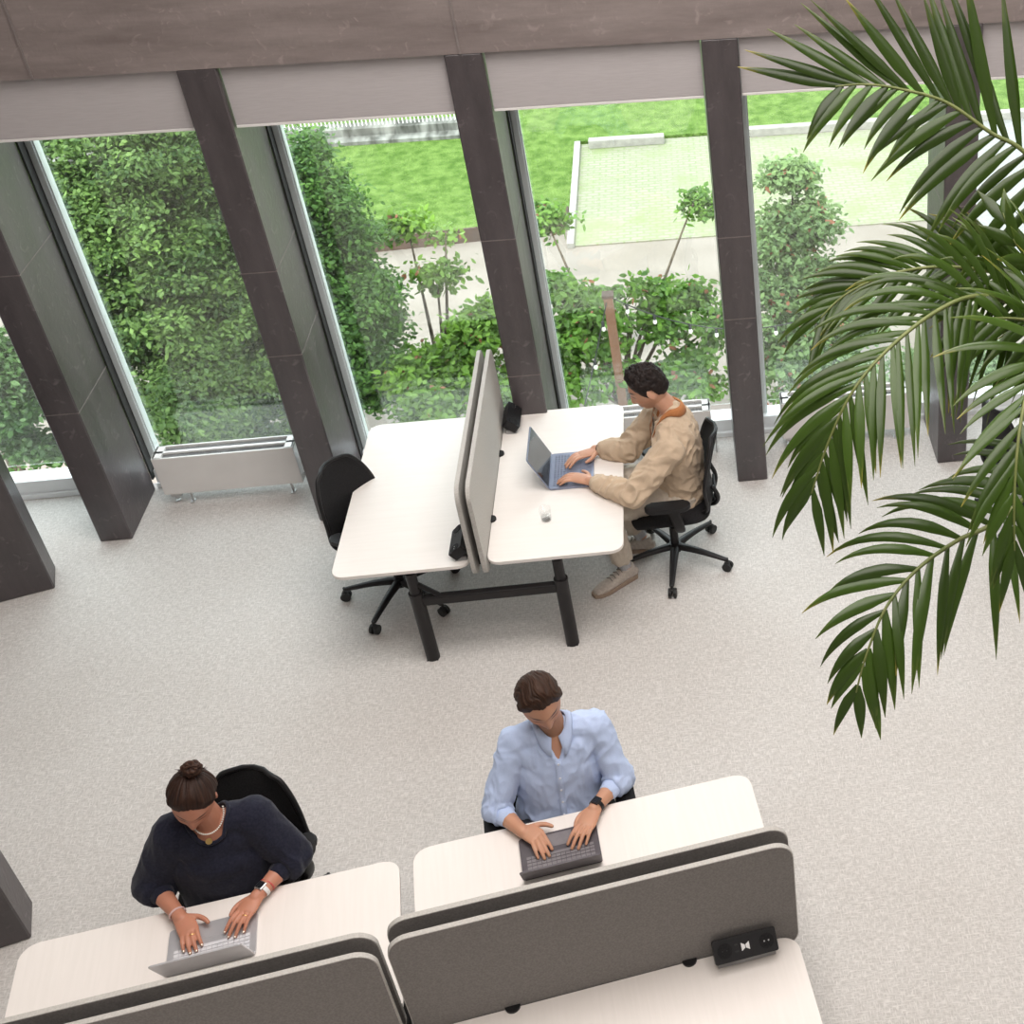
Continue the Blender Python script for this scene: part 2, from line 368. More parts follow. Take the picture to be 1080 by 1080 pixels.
# ---------------------------------------------------------------- task chairs (local forward = +x)
def make_chair(s=1.06):
    c = empty('task_chair')
    for k in range(5):
        a = R(72*k); d = V((math.cos(a), math.sin(a), 0))
        b = NB(); tube(b, [d*.03+V((0,0,.125)), d*.16+V((0,0,.115)), d*.335+V((0,0,.083))], [(.030,.022),(.024,.018),(.016,.013)], 12, ref=V((-d.y,d.x,0)), k=3)
        l = obj('base_leg', b, M['black_metal'], c, smooth=True)
        b = NB(); p = d*.345
        t = V((-d.y,d.x,0))
        for sg in (-1,1):
            q = p+t*.016*sg+V((0,0,.031)); cyl(b, q-t*.009, q+t*.009, .030, 20)
        box(b, p+V((0,0,.05)), (.03,.03,.03), Matrix.Rotation(a,3,'Z'), .006); cyl(b, p+V((0,0,.05)), p+V((0,0,.095)), .008)
        obj('caster', b, M['rubber'], l)
    b = NB(); cyl(b, (0,0,.09), (0,0,.15), .036, 24); cyl(b, (0,0,.15), (0,0,.28), .026, 24); cyl(b, (0,0,.28), (0,0,.40), .018, 24)
    obj('gas_column', b, M['black_metal'], c, smooth=False)
    b = NB(); box(b, (-.02,0,.415), (.26,.16,.045), bev=.015); tube(b, [(-.10,0,.41),(-.2,0,.42),(-.27,0,.47)], [(.05,.02),(.045,.018),(.04,.016)], 12, ref=(0,1,0), k=3)
    tube(b, [(.0,-.08,.425),(.0,-.15,.43),(.02,-.19,.427)], [.009]*3, 8, ref=(1,0,0)); obj('mechanism', b, M['black_plastic'], c)
    # seat: a rounded cushion with a waterfall front edge
    b = NB(); nx, ny = 18, 18; g = {}
    for lay, zz in ((1,.03),(-1,-.025)):
        for i in range(nx+1):
            for j in range(ny+1):
                u = -1+2*i/nx; v = -1+2*j/ny
                f = (abs(u)**4+abs(v)**4)**.25 if (u or v) else 0; m_ = max(abs(u),abs(v)); q = m_/f if f > 1e-6 else 1
                x = u*q*.245; y = v*q*.25
                e = max(abs(u),abs(v)); z = .475+zz*(1-max(0,e-.8)/.2*.8) - (.03*max(0,u)**3) + (.012*v*v if lay == 1 else 0)
                g[lay,i,j] = b.verts.new((x,y,z))
    for i in range(nx):
        for j in range(ny):
            b.faces.new((g[1,i,j],g[1,i+1,j],g[1,i+1,j+1],g[1,i,j+1])); b.faces.new((g[-1,i,j],g[-1,i,j+1],g[-1,i+1,j+1],g[-1,i+1,j]))
    per = [(i,0) for i in range(nx)]+[(nx,j) for j in range(ny)]+[(i,ny) for i in range(nx,0,-1)]+[(0,j) for j in range(ny,0,-1)]
    for a, d in zip(per, per[1:]+per[:1]): b.faces.new((g[1,a[0],a[1]],g[-1,a[0],a[1]],g[-1,d[0],d[1]],g[1,d[0],d[1]]))
    obj('seat', b, M['black_mesh'], c, smooth=True)
    # back: curved shell
    prof = [(.49,-.225,.17),(.53,-.255,.205),(.58,-.262,.225),(.65,-.255,.232),(.72,-.255,.230),(.79,-.268,.220),(.86,-.285,.200),(.92,-.302,.172),(.965,-.316,.14),(.985,-.322,.10)]
    prof = [tuple(p) for p in catmull(prof, 3)]
    def bk(z, x, w, v, off): return V((x+.038*abs(v)**2.2+off, v*w, z))
    b = NB(); nv = 16; gg = {}
    for lay, off in ((0,.009),(1,-.009)):
        for i, (z,x,w) in enumerate(prof):
            for j in range(nv+1):
                v = -1+2*j/nv; gg[lay,i,j] = b.verts.new(bk(z,x,w,v,off))
    n_ = len(prof)-1
    for i in range(n_):
        for j in range(nv):
            b.faces.new((gg[0,i,j],gg[0,i,j+1],gg[0,i+1,j+1],gg[0,i+1,j])); b.faces.new((gg[1,i,j],gg[1,i+1,j],gg[1,i+1,j+1],gg[1,i,j+1]))
    per = [(0,j) for j in range(nv)]+[(i,nv) for i in range(n_)]+[(n_,j) for j in range(nv,0,-1)]+[(i,0) for i in range(n_,0,-1)]
    for a, d in zip(per, per[1:]+per[:1]): b.faces.new((gg[0,a[0],a[1]],gg[1,a[0],a[1]],gg[1,d[0],d[1]],gg[0,d[0],d[1]]))
    bo = obj('backrest', b, M['black_mesh'], c, smooth=True)
    b = NB(); ring = [bk(*prof[i],-1,0) for i in range(n_+1)]+[bk(*prof[n_],v,0) for v in (-.5,0,.5)]+[bk(*prof[i],1,0) for i in range(n_,-1,-1)]+[bk(*prof[0],v,0) for v in (.5,0,-.5,-1)]
    tube(b, ring, [.0115]*len(ring), 10, ref=(1,0,0)); obj('back_rim', b, M['black_plastic'], bo, smooth=True)
    # rear fork carrying the back
    b = NB()
    for sg in (-1,1): tube(b, [(-.22,.03*sg,.45),(-.275,.08*sg,.49),(-.295,.11*sg,.56),(-.268,.12*sg,.64)], [(.016,.013)]*4, 10, ref=(0,1,0), k=4)
    box(b, (-.280,0,.56), (.018,.20,.05), bev=.008)
    obj('back_fork', b, M['black_plastic'], c, smooth=False)
    for sg in (-1,1):
        b = NB(); tube(b, [(-.04,.12*sg,.42),(-.05,.24*sg,.43),(-.045,.29*sg,.50),(-.02,.295*sg,.64)], [(.028,.014),(.03,.014),(.032,.014),(.036,.014)], 12, ref=(1,0,0), k=4)
        ar = obj('armrest', b, M['black_plastic'], c, smooth=True)
        b = NB(); prism(b, rrect(.27,.092,.04), .640, .668, Matrix.Translation((.01,.295*sg,0)), bev=.009); obj('arm_pad', b, M['black_plastic'], ar)
    c.scale = (s,s,s)
    return c
chair0 = make_chair()
def place_chair(x, y, deg, base_deg, label, first=False, drop=0.):
    c = chair0 if first else copy_tree(chair0)
    c.location = (x,y,0); c.rotation_euler = (0,0,R(deg)); tagp(c, label, 'chair', 'black task chairs')
    d = R(base_deg-deg)
    for k in kids(c):
        if k.name.startswith('base_leg'): k.rotation_euler = (0,0,d)
        if k.name.startswith('backrest'): k.location = (drop*.30,0,-drop)
    return c
TH = R(8.49)
ED = V((math.cos(TH), math.sin(TH), 0)); ND = V((math.sin(TH), -math.cos(TH), 0))
place_chair(-.335,7.15,181,-24,'black mesh task chair the man in the beige jacket sits on',True)
place_chair(-2.12,7.07,-28,33,'empty black task chair tucked under the left half of the far desk', drop=.05)
place_chair(-.92,4.54,-81.5,20,'black task chair under the man in the light blue shirt', drop=.10)
place_chair(-2.43,4.50,-106,50,'black task chair under the woman in the navy sweater', drop=.11)
place_chair(2.09,7.22,18,10,'black task chair behind the palm leaves at the right edge')

# ---------------------------------------------------------------- bench desks: local origin = far left corner of top, x along, y toward the viewer side (negative y)
def slab(bm, x0, x1, y0, y1, z0, z1, r=.075):
    prism(bm, [(x+(x0+x1)/2, y+(y0+y1)/2) for x, y in rrect(x1-x0, y1-y0, r, 8)], z0, z1, bev=.003)
def bench(name_label, loc, rz, L, W, gap, top=.74, screens=((.62,1.32),(.62,1.32)), grommets=True, felt='felt_dark', mirror=False, inset=.44, clamps=(.42,1.12)):
    """two tops side by side along local x (long edges along y from 0 to L); the screens stand in the gap"""
    d = empty('bench_desk', loc, rz); tagp(d, name_label, 'desk', 'two-sided bench desks')
    for a, b_ in ((0,W),(W+gap,2*W+gap)):
        bm = NB(); slab(bm, a, b_, 0, L, top-.022, top); t = obj('tabletop', bm, M['desk'], d)
        bm = NB(); prism(bm, [(x+(a+b_)/2, y+L/2) for x, y in rrect(b_-a-.012, L-.012, .072, 8)], top-.026, top-.0222); obj('edge_band', bm, M['desk_edge'], t)
    T2 = 2*W+gap
    for y in (.045, L-.045):
        for x in (inset, T2-inset+.04):
            bm = NB(); cyl(bm, (x,y,0), (x,y,.52), .041, 24); box(bm, (x,y,.003), (.07,.07,.006), bev=.002)
            l = obj('leg', bm, M['black_metal'], d, smooth=False)
            bm = NB(); cyl(bm, (x,y,.50), (x,y,top-.05), .032, 24); cyl(bm, (x,y,.517), (x,y,.535), .043, 24); obj('inner_tube', bm, M['black_metal'], l)
            bm = NB(); box(bm, (x,y+(.02 if y < 1 else -.02),top-.037), (.62,.05,.026), bev=.004); obj('top_bracket', bm, M['black_metal'], l)
        bm = NB(); box(bm, (T2/2+.02,y,.47), (T2-2*inset-.02,.05,.062), bev=.008)
        br = obj('crossbeam', bm, M['black_metal'], d)
        bm = NB(); tube(bm, [(inset+.02,y,.60),(inset+.13,y,.50)], [(.02,.012)]*2, 8, ref=(0,1,0)); obj('brace', bm, M['black_metal'], d)
    bm = NB(); box(bm, (T2/2,L/2,top-.06), (.10,L-.2,.05), bev=.004); obj('rail', bm, M['black_metal'], d)
    bm = NB(); box(bm, (T2/2,L/2,top-.13), (.18,L-.5,.06), bev=.01); obj('cable_tray', bm, M['black_metal'], d)
    for sx, off in ((-1,screens[0]),(1,screens[1])):
        xc = T2/2+sx*(gap/2-.017)
        mt4 = Matrix.Translation((xc, L/2, (off[0]+off[1])/2)) @ Matrix.Rotation(R(90),4,'Y') @ Matrix.Rotation(0,4,'Z')
        bm = NB(); prism(bm, rrect(off[1]-off[0], L+.02, .085, 8), -.013, .013, mt4, bev=.004)
        so = obj('divider_screen', bm, M[felt], d)
        bm = NB(); prism(bm, rrect(off[1]-off[0]+.007, L+.027, .0885, 8), -.0115, .0115, Matrix.Translation((0,0,0)) @ mt4)
        ring = obj('edge_trim', bm, M['felt_light'], so)
        for yy in clamps:
            bm = NB(); cyl(bm, (xc+sx*.012,yy,top), (xc+sx*.012,yy,top+.012), .032, 24); box(bm, (xc+sx*.012,yy,top-.02),(.05,.05,.05), bev=.006); obj('clamp', bm, M['black_plastic'], so)
    return d
FX, FYD = -2.305, 6.4026
bench('white two-sided desk by the windows with pale grey divider screens', (FX,FYD,0), 0, 1.602, .8, .096, felt='felt_light', screens=((.64,1.28),(.64,1.28)), clamps=(.42,1.12))
# near desks: local x runs toward the viewer, so rotate: local x -> ND, local y -> ED
def near(loc, lab): return bench(lab, loc, math.atan2(ND.y,ND.x), 1.602, .84, .125, felt='felt_dark', screens=((.66,1.345),(.66,1.345)), inset=.44, clamps=(.38,1.13))
BL = V((-1.5826,4.3296,0)); AR = V((-1.6398,4.2927,0))
near(BL, 'white desk with dark divider screens before the man in light blue')
near(AR-ED*1.602, 'white desk at the lower left before the woman in navy')

def on_near(s, t, z=0, O=BL): return O+ED*s+ND*t+V((0,0,z))
# ---------------------------------------------------------------- socket boxes
def sockets(loc, rz, lab, tilt=38, emblem=True, L=.275):
    r = empty('socket_box', loc, rz); tagp(r, lab, 'power outlet', 'desk power boxes')
    rot = Matrix.Rotation(R(tilt),4,'X')
    bm = NB(); prism(bm, rrect(L,.10,.008), -.03, .03, Matrix.Translation((0,0,.062)) @ rot, bev=.004); h = obj('housing', bm, M['black_plastic'], r)
    T_ = Matrix.Translation((0,0,.062)) @ rot
    bm = NB(); box(bm, (0,.005,.008), (L-.02,.07,.040), bev=.004); obj('foot', bm, M['fin_grey'], r)
    for x in (-.09,.092):
        bm = NB(); cyl(bm, (0,0,.029), (0,0,.033), .032, 28); bmesh.ops.transform(bm, matrix=T_ @ Matrix.Translation((x,0,0)), verts=bm.verts); s = obj('socket', bm, M['black_mesh'], h)
        bm = NB()
        for sx in (-1,1): cyl(bm, (sx*.0095,0,.0325), (sx*.0095,0,.0345), .0035, 12)
        bmesh.ops.transform(bm, matrix=T_ @ Matrix.Translation((x,0,0)), verts=bm.verts); obj('pin_hole', bm, M['steel'] if x > 0 else M['rubber'], s)
    bm = NB(); box(bm, (-.038,.014,.031), (.014,.007,.003)); box(bm, (-.038,-.014,.031), (.014,.007,.003)); bmesh.ops.transform(bm, matrix=T_, verts=bm.verts); obj('usb_port', bm, M['gasket'], h)
    if emblem:
        bm = NB()
        for sx in (-1,1):
            poly = [(0,.008),(.016,.019),(.018,.019),(.018,-.019),(.016,-.019),(0,-.008)]
            poly = [(sx*(.0015+x*.9), y*.85) for x, y in poly]
            if sx < 0: poly = poly[::-1]
            prism(bm, poly, .0305, .0325)
        bmesh.ops.transform(bm, matrix=T_, verts=bm.verts); obj('emblem', bm, M['white_mark'], h)
    return r
sockets(on_near(1.368,1.008,.752), TH, 'black power box with a white emblem against the dark screen')
sockets((-1.345,7.86,.74), R(90), 'black power box near the laptop of the man in beige', emblem=False, L=.24)
sockets((-1.565,6.56,.74), R(-90), 'black power box on the empty half of the far desk', emblem=False, L=.24)

# ---------------------------------------------------------------- laptops: local origin = hinge centre, keys toward -y, lid toward +y
def laptop(loc, rz, W, Dp, lid, tilt, body, keys, lab, hasscreen=True):
    r = empty('laptop', loc, rz); tagp(r, lab, 'laptop', 'open laptops')
    bm = NB(); prism(bm, [(x,y-Dp/2) for x, y in rrect(W, Dp, .012)], .002, .015, bev=.002); b = obj('base', bm, body, r)
    bm = NB(); kw = (W-.05)/14; kh = .0185
    for row in range(5):
        for k in range(14):
            if row == 4 and 3 < k < 9: continue
            box(bm, (-W/2+.025+kw*(k+.5), -.032-row*kh*1.05-.0, .0160), (kw*.86, kh*.84, .002))
    box(bm, (-W/2+.025+kw*6.5, -.032-4*kh*1.05, .0160), (kw*4.8, kh*.84, .002))
    obj('keyboard', bm, keys, b)
    bm = NB(); box(bm, (0,-Dp+.05,.0152), (W*.34,.075,.0008)); obj('touchpad', bm, keys if keys != M['key_light'] else M['silver'], b)
    T_ = Matrix.Translation((0,.0,.012)) @ Matrix.Rotation(R(-tilt),4,'X')
    bm = NB(); prism(bm, rrect(W, lid, .012), -.0035, .0035, T_ @ Matrix.Translation((0,0,lid/2)) @ Matrix.Rotation(R(90),4,'X'), bev=.002); l = obj('lid', bm, body, r)
    if hasscreen:
        bm = NB(); box(bm, (0,-.0042,lid/2+.004), (W-.014,.001,lid-.024)); bmesh.ops.transform(bm, matrix=T_, verts=bm.verts); obj('screen', bm, M['screen'], l)
    return r
# far man's laptop: keys toward +x
laptop((-1.071,7.257,.741), R(90), .385, .275, .258, 24, M['grey_blue'], M['key_blue'], 'blue-grey laptop with its dark screen toward the man in the beige jacket')
def mid(a, b): return (a+b)/2
ha, hb = V((-2.55,3.795,.741)), V((-2.187,3.855,.741))
laptop(mid(ha,hb), math.atan2(hb.y-ha.y,hb.x-ha.x)+math.pi, .365, .235, .225, 25, M['silver'], M['key_light'], 'silver laptop with white keys under the hands of the woman in navy')
ha, hb = V((-1.057,4.071,.741)), V((-.699,4.127,.741))
laptop(mid(ha,hb), math.atan2(hb.y-ha.y,hb.x-ha.x)+math.pi, .362, .235, .20, 30, M['slate'], M['key_slate'], 'dark slate laptop under the hands of the man in light blue')
# tumbler
bm = NB(); pts = [(.036,.09),(.033,.0),(0,0)]
def lathe(bm, prof, c, seg=28):
    rings = []
    for r_, z in prof: rings.append([bm.verts.new((c[0]+r_*math.cos(2*math.pi*j/seg), c[1]+r_*math.sin(2*math.pi*j/seg), c[2]+z)) for j in range(seg)] if r_ > 1e-6 else [bm.verts.new((c[0],c[1],c[2]+z))])
    for a, b in zip(rings, rings[1:]):
        for j in range(seg):
            k = (j+1)%seg
            if len(a) == 1: bm.faces.new((a[0],b[k],b[j]))
            elif len(b) == 1: bm.faces.new((a[j],a[k],b[0]))
            else: bm.faces.new((a[j],a[k],b[k],b[j]))
lathe(bm, [(0,0),(.030,0),(.037,.092),(.0352,.092),(.029,.008),(0,.008)], (0,0,0))
g = obj('drinking_glass', bm, M['tumbler'], smooth=True, loc=(-1.075,6.765,.741)); tagp(g, 'small clear drinking glass standing on the far desk before the laptop', 'glass')
bm = NB(); lathe(bm, [(0,.0085),(.0285,.0085),(.0305,.03),(0,.03)], (0,0,0)); obj('water', bm, M['tumbler'], g, smooth=True)
# ---------------------------------------------------------------- people
def remeshed(bm, vox, smooth=3, fac=.5):
    """union of closed shapes -> one continuous skin"""
    me = bpy.data.meshes.new('tmp'); bmesh.ops.recalc_face_normals(bm, faces=bm.faces); bm.to_mesh(me); bm.free()
    o = bpy.data.objects.new('tmp', me); COL.objects.link(o)
    a = o.modifiers.new('r','REMESH'); a.mode = 'VOXEL'; a.voxel_size = vox; a.use_smooth_shade = True
    if smooth: b = o.modifiers.new('s','SMOOTH'); b.iterations = smooth; b.factor = fac
    dg = bpy.context.evaluated_depsgraph_get(); out = bpy.data.meshes.new_from_object(o.evaluated_get(dg))
    bpy.data.objects.remove(o); bpy.data.meshes.remove(me)
    out.polygons.foreach_set('use_smooth', [True]*len(out.polygons)); return out
def coords(me):
    a = np.empty(len(me.vertices)*3, np.float32); me.vertices.foreach_get('co', a); return a.reshape(-1,3)
def normals(me):
    a = np.empty(len(me.vertices)*3, np.float32); me.vertices.foreach_get('normal', a); return a.reshape(-1,3)
def setco(me, c): me.vertices.foreach_set('co', np.ascontiguousarray(c, np.float32).ravel()); me.update()
def tone(me, col):
    at_ = me.color_attributes.new('tone','FLOAT_COLOR','POINT'); a = np.ones((len(me.vertices),4), np.float32); a[:,:3] = col; at_.data.foreach_set('color', a.ravel())
M['skin'] = attr_mat('skin', .48, .4, bump=.15, bscale=120, dist=.001)
M['skin'].node_tree.nodes['Principled BSDF'].inputs['Subsurface Weight'].default_value = .08
M['hair'] = attr_mat('hair', .58, .22, bump=.4, bscale=300, dist=.001)
def cloth(name, c1, c2, rough=.85, sc=40, bump=.3, sheen=.1): return noise_mat(name, c1, c2, sc, rough, bump=bump, bscale=500, sheen=sheen, dist=.001, spec=.2)
M['blue_shirt'] = cloth('blue_shirt', (.455,.55,.765), (.485,.58,.79), sc=200)
M['blue_dark'] = cloth('blue_inside', (.05,.10,.24), (.07,.13,.28))
M['navy_knit'] = cloth('navy_knit', (.010,.011,.022), (.018,.019,.034), .9, 90, .5)
M['beige_jacket'] = cloth('beige_jacket', (.54,.415,.295), (.575,.445,.32), sc=200)
M['brown_collar'] = cloth('brown_collar', (.36,.14,.05), (.44,.18,.07), .9, 160)
M['black_tee'] = cloth('black_tee', (.01,.012,.016), (.02,.022,.026))
M['beige_trousers'] = cloth('beige_trousers', (.52,.45,.37), (.56,.49,.41))
M['dark_trousers'] = cloth('dark_trousers', (.02,.022,.03), (.03,.032,.04))
M['sock'] = cloth('grey_sock', (.40,.40,.42), (.48,.48,.50), .9, 120)
M['shoe'] = cloth('beige_shoe', (.46,.40,.35), (.56,.50,.44), .7, 60)
M['sole'] = noise_mat('shoe_sole', (.33,.24,.18), (.38,.29,.22), 30, .8)
M['lace'] = noise_mat('shoe_lace', (.22,.20,.18), (.28,.25,.22), 60, .8)
M['button'] = noise_mat('button', (.7,.72,.78), (.78,.8,.85), 10, .4)

def frame(f, u):
    f = V(f).normalized(); u = V(u); u = (u-f*u.dot(f)).normalized(); x = f.cross(u)   # x = person's right
    mm = Matrix.Identity(4)
    for i in range(3): mm[i][0] = x[i]; mm[i][1] = f[i]; mm[i][2] = u[i]
    return mm
def gs(x, s): return np.exp(-(x/s)**2)
def sst(a, b, x): t = np.clip((x-a)/(b-a),0,1); return t*t*(3-2*t)
def head_shape(d):
    """unit directions (n,3) -> head surface points, x right, y face, z up"""
    x, y, z = d[:,0], d[:,1], d[:,2]
    X = .077*x; Y = .098*y; Z = .116*z
    lo = sst(.05,-1,z); fr = sst(-.2,.6,y); bk = sst(.1,-.8,y)
    X = X*(1-.30*lo*fr-.12*lo); X = X*(1+.05*gs(z-.35,.4)*bk)
    Y = Y*(1-.42*sst(-.15,-.9,z)*bk); Y = Y - .012*lo*bk + .004*gs(z-.4,.3)*bk
    Y = Y+ .010*sst(-.3,-.85,z)*fr
    Z = Z*(1-.04*sst(.6,1,z))
    f = sst(.1,.5,y)
    Y = Y+f*(.005*gs(Z-.036,.014)*gs(X,.05))
    Y = Y-f*(.011*(gs(X-.032,.017)+gs(X+.032,.017))*gs(Z-.014,.014))
    Y = Y+f*(.006*(gs(X-.032,.012)+gs(X+.032,.012))*gs(Z-.013,.009))
    nz = np.clip((.022-Z)/(.022+.036),0,1)
    prof = np.where(Z > .022, 0, np.where(Z > -.036, nz, np.clip(1-(-.036-Z)/.009,0,1)))
    Y = Y+f*prof*.024*gs(X,.0115+.006*nz)
    Y = Y+f*.005*(gs(X-.045,.02)+gs(X+.045,.02))*gs(Z+.018,.02)
    Y = Y+f*.008*gs(X,.024)*(gs(Z+.058,.006)+1.05*gs(Z+.070,.0065))-f*.003*gs(X,.026)*gs(Z+.064,.0025)
    Y = Y+f*.008*gs(X,.022)*gs(Z+.097,.014)
    return np.stack([X,Y,Z],1)
def build_head(bm, Mx, s):
    r = bmesh.ops.create_uvsphere(bm, u_segments=96, v_segments=72, radius=1); vs = r['verts']
    P = head_shape(np.array([v.co[:] for v in vs]))
    for v, p in zip(vs, P): v.co = Mx @ (V(p)*s)
    for sx in (-1,1):
        vs = ellipsoid(bm, (0,0,0), (.008,.019,.032), Matrix.Rotation(R(-12),3,'X') @ Matrix.Rotation(R(sx*-22),3,'Z'), 16, 12)
        for v in vs: v.co = Mx @ ((v.co+V((sx*.078,-.008,-.004)))*s)
def hand(bm, W, K, T, side, nrm, s, spread=1., tipdrop=None, thumb_close=0., flip=False):
    """W wrist, K knuckle centre, T mean fingertip point, side = unit towards the thumb, nrm = back of hand"""
    W, K, T = V(W), V(K), V(T); d = (K-W).normalized(); n = V(nrm); n = (n-d*n.dot(d)).normalized(); sd = V(side); sd = (sd-d*sd.dot(d)-n*sd.dot(n)).normalized()
    tube(bm, [W-d*.02*s, W, W+d*.02*s, (W+K)/2+sd*.004*s, K-d*.004*s], [(.027*s,.020*s),(.028*s,.019*s),(.032*s,.018*s),(.040*s,.017*s),(.041*s,.0135*s)], 20, ref=sd, k=3)
    ft = (T-K); fl = ft.length
    tips = []
    for i, (off, ln, rr) in enumerate(((.029,.94,.0090),(.0095,1.06,.0094),(-.010,1.0,.0090),(-.028,.80,.0079))):
        root = K+sd*off*s-d*(.004+.006*(i == 3))*s - n*.001*s
        dirn = (ft.normalized()+sd*off*spread*3.2).normalized()
        L = fl*ln*1.04
        p1 = root+(dirn*.86+n*.30).normalized()*L*.42; p2 = root+dirn*L*.76+n*L*.10; p3 = root+dirn*L
        tube(bm, [root-d*.02*s, root, p1, p2, p3], [rr*1.05*s, rr*1.12*s, rr*1.02*s, rr*.94*s, rr*.80*s], 12, ref=sd, k=3)
        tips.append((p3, dirn, n))
    r0 = W+d*.028*s+sd*.022*s-n*.004*s
    a = (d*.62+sd*(.78-thumb_close)).normalized()
    p1 = r0+a*.040*s; p2 = p1+(d*.85+sd*(.5-thumb_close)-n*.12).normalized()*.034*s; p3 = p2+(d*.95+sd*(.2-thumb_close)-n*.15).normalized()*.026*s
    tube(bm, [r0-a*.01*s, r0, p1, p2, p3], [.015*s,.0165*s,.0118*s,.0108*s,.0088*s], 12, ref=n, k=3)
    tips.append((p3, (p3-p2).normalized(), n))
    return tips
def limbs(bm, J, s, inf=0., parts=('torso','arms','fore','legs','neck'), armf=1., slv=None, shirt=False):
    f = J['fwd']; rt = J['right']; up = V((0,0,1)); i_ = inf
    P, C, N = J['pelvis'], J['chest'], J['neck']
    g = J.get('girth',1.)
    if 'torso' in parts:
        w = (P*.55+C*.45)
        tube(bm, [P-up*.02*s, P+up*.06*s, w, C-(N-C)*.1, C+(N-C)*.38, C+(N-C)*.74, N-(N-C)*.06],
             [(.165*s*g+i_,.118*s*g+i_),(.160*s*g+i_,.118*s*g+i_),(.150*s*g+i_*1.6,.112*s*g+i_*1.6),(.172*s*g+i_,.118*s*g+i_),(.170*s+i_,.108*s+i_),(.120*s+i_,.080*s+i_),(.062*s+i_*.5,.058*s+i_*.5)], 28, ref=rt, k=3)
        for S_ in (J['shR'], J['shL']):
            tube(bm, [N-up*.035*s, (N+S_)/2-up*.008*s, S_], [.050*s+i_*.7,.056*s+i_,.058*s+i_], 18, ref=f, k=2)
            tube(bm, [S_+(C-S_)*.10, S_*.35+C*.65+f*.02*s, C+(S_-C)*.1-up*.10*s], [.060*s+i_,.088*s+i_,.09*s+i_], 18, ref=f, k=2)
        if J.get('bust'):
            ellipsoid(bm, C+f*(.070*s)-up*.02, (.150*s+i_,.078*s+i_,.085*s+i_), Matrix.Rotation(math.atan2(-rt.y,-rt.x),3,'Z'))
    for a in 'RL':
        S_, E, W = J['sh'+a], J['el'+a], J['wr'+a]
        if 'arms' in parts:
            tube(bm, [S_, S_*.6+E*.4, E], [.056*s*armf+i_,.047*s*armf+i_*1.2,.040*s*armf+i_*1.3], 18, ref=f, k=3)
        if 'fore' in parts:
            e = W if slv is None else E+(W-E)*slv
            if slv is None: tube(bm, [E, E+(W-E)*.3, E+(W-E)*.75, W+(W-E).normalized()*.02*s], [.040*s,.042*s,.032*s,.0275*s], 18, ref=f, k=3)
            else: tube(bm, [E, E+(e-E)*.5, e-(e-E)*.12, e], [.041*s*armf+i_*1.3,.042*s*armf+i_*1.2,.038*s*armf+i_,.036*s*armf+i_*.9] if slv < .8 else [.041*s*armf+i_*1.2,.042*s*armf+i_*.6,.034*s+i_*.75,.032*s+i_*.55], 18, ref=f, k=3, cap='flat')
        if 'legs' in parts:
            hp, kn, an = J['hip'+a], J['kn'+a], J['an'+a]
            tube(bm, [hp, hp*.5+kn*.5, kn], [.088*s+i_,.078*s+i_,.058*s+i_*1.2], 20, ref=rt, k=3)
            ee = an if inf == 0 else an*.88+kn*.12
            tube(bm, [kn, kn*.68+an*.32, kn*.3+an*.7, ee], [.056*s+i_*1.1,.056*s+i_,.042*s+i_*1.6,(.036*s if inf == 0 else .040*s+i_*1.6)], 20, ref=rt, k=3, cap='round' if inf == 0 else 'flat')
    if 'neck' in parts:
        hc = J['head']; tube(bm, [N-up*.05*s, N+(hc-N)*.15, N+(hc-N)*.62], [.062*s,.056*s,.054*s], 20, ref=rt, k=3)
def folds(me, amp, spots=(), seed=0, sc=9.0, ax=(1,1,.55)):
    c = coords(me); n = normals(me); out = c.copy(); sp = [(np.array(p[:]), r, k) for p, r, k in spots]
    for i in range(len(c)):
        p = c[i]; w = 1.
        for q, r, k in sp:
            w += k*math.exp(-((p[0]-q[0])**2+(p[1]-q[1])**2+(p[2]-q[2])**2)/(r*r))
        v = V((p[0]*sc*ax[0]+seed, p[1]*sc*ax[1], p[2]*sc*ax[2]))
        wv = noise.noise(v*.6+V((3.1,7.7,1.3)))
        a = noise.noise(v+V((wv,wv*.8,-wv))*1.4); r1 = 1-abs(a)*2.4
        b = noise.noise(v*2.3+V((wv*2,5,wv))); r2 = 1-abs(b)*2.2
        out[i] = p+n[i]*amp*w*(.9*max(-.6,r1)+.4*max(-.6,r2)-.3)
    setco(me, out)
HL = [(0,.68),(20,.70),(38,.66),(52,.50),(66,.26),(76,.02),(84,-.14),(90,.22),(104,.20),(112,-.22),(130,-.42),(180,-.50)]
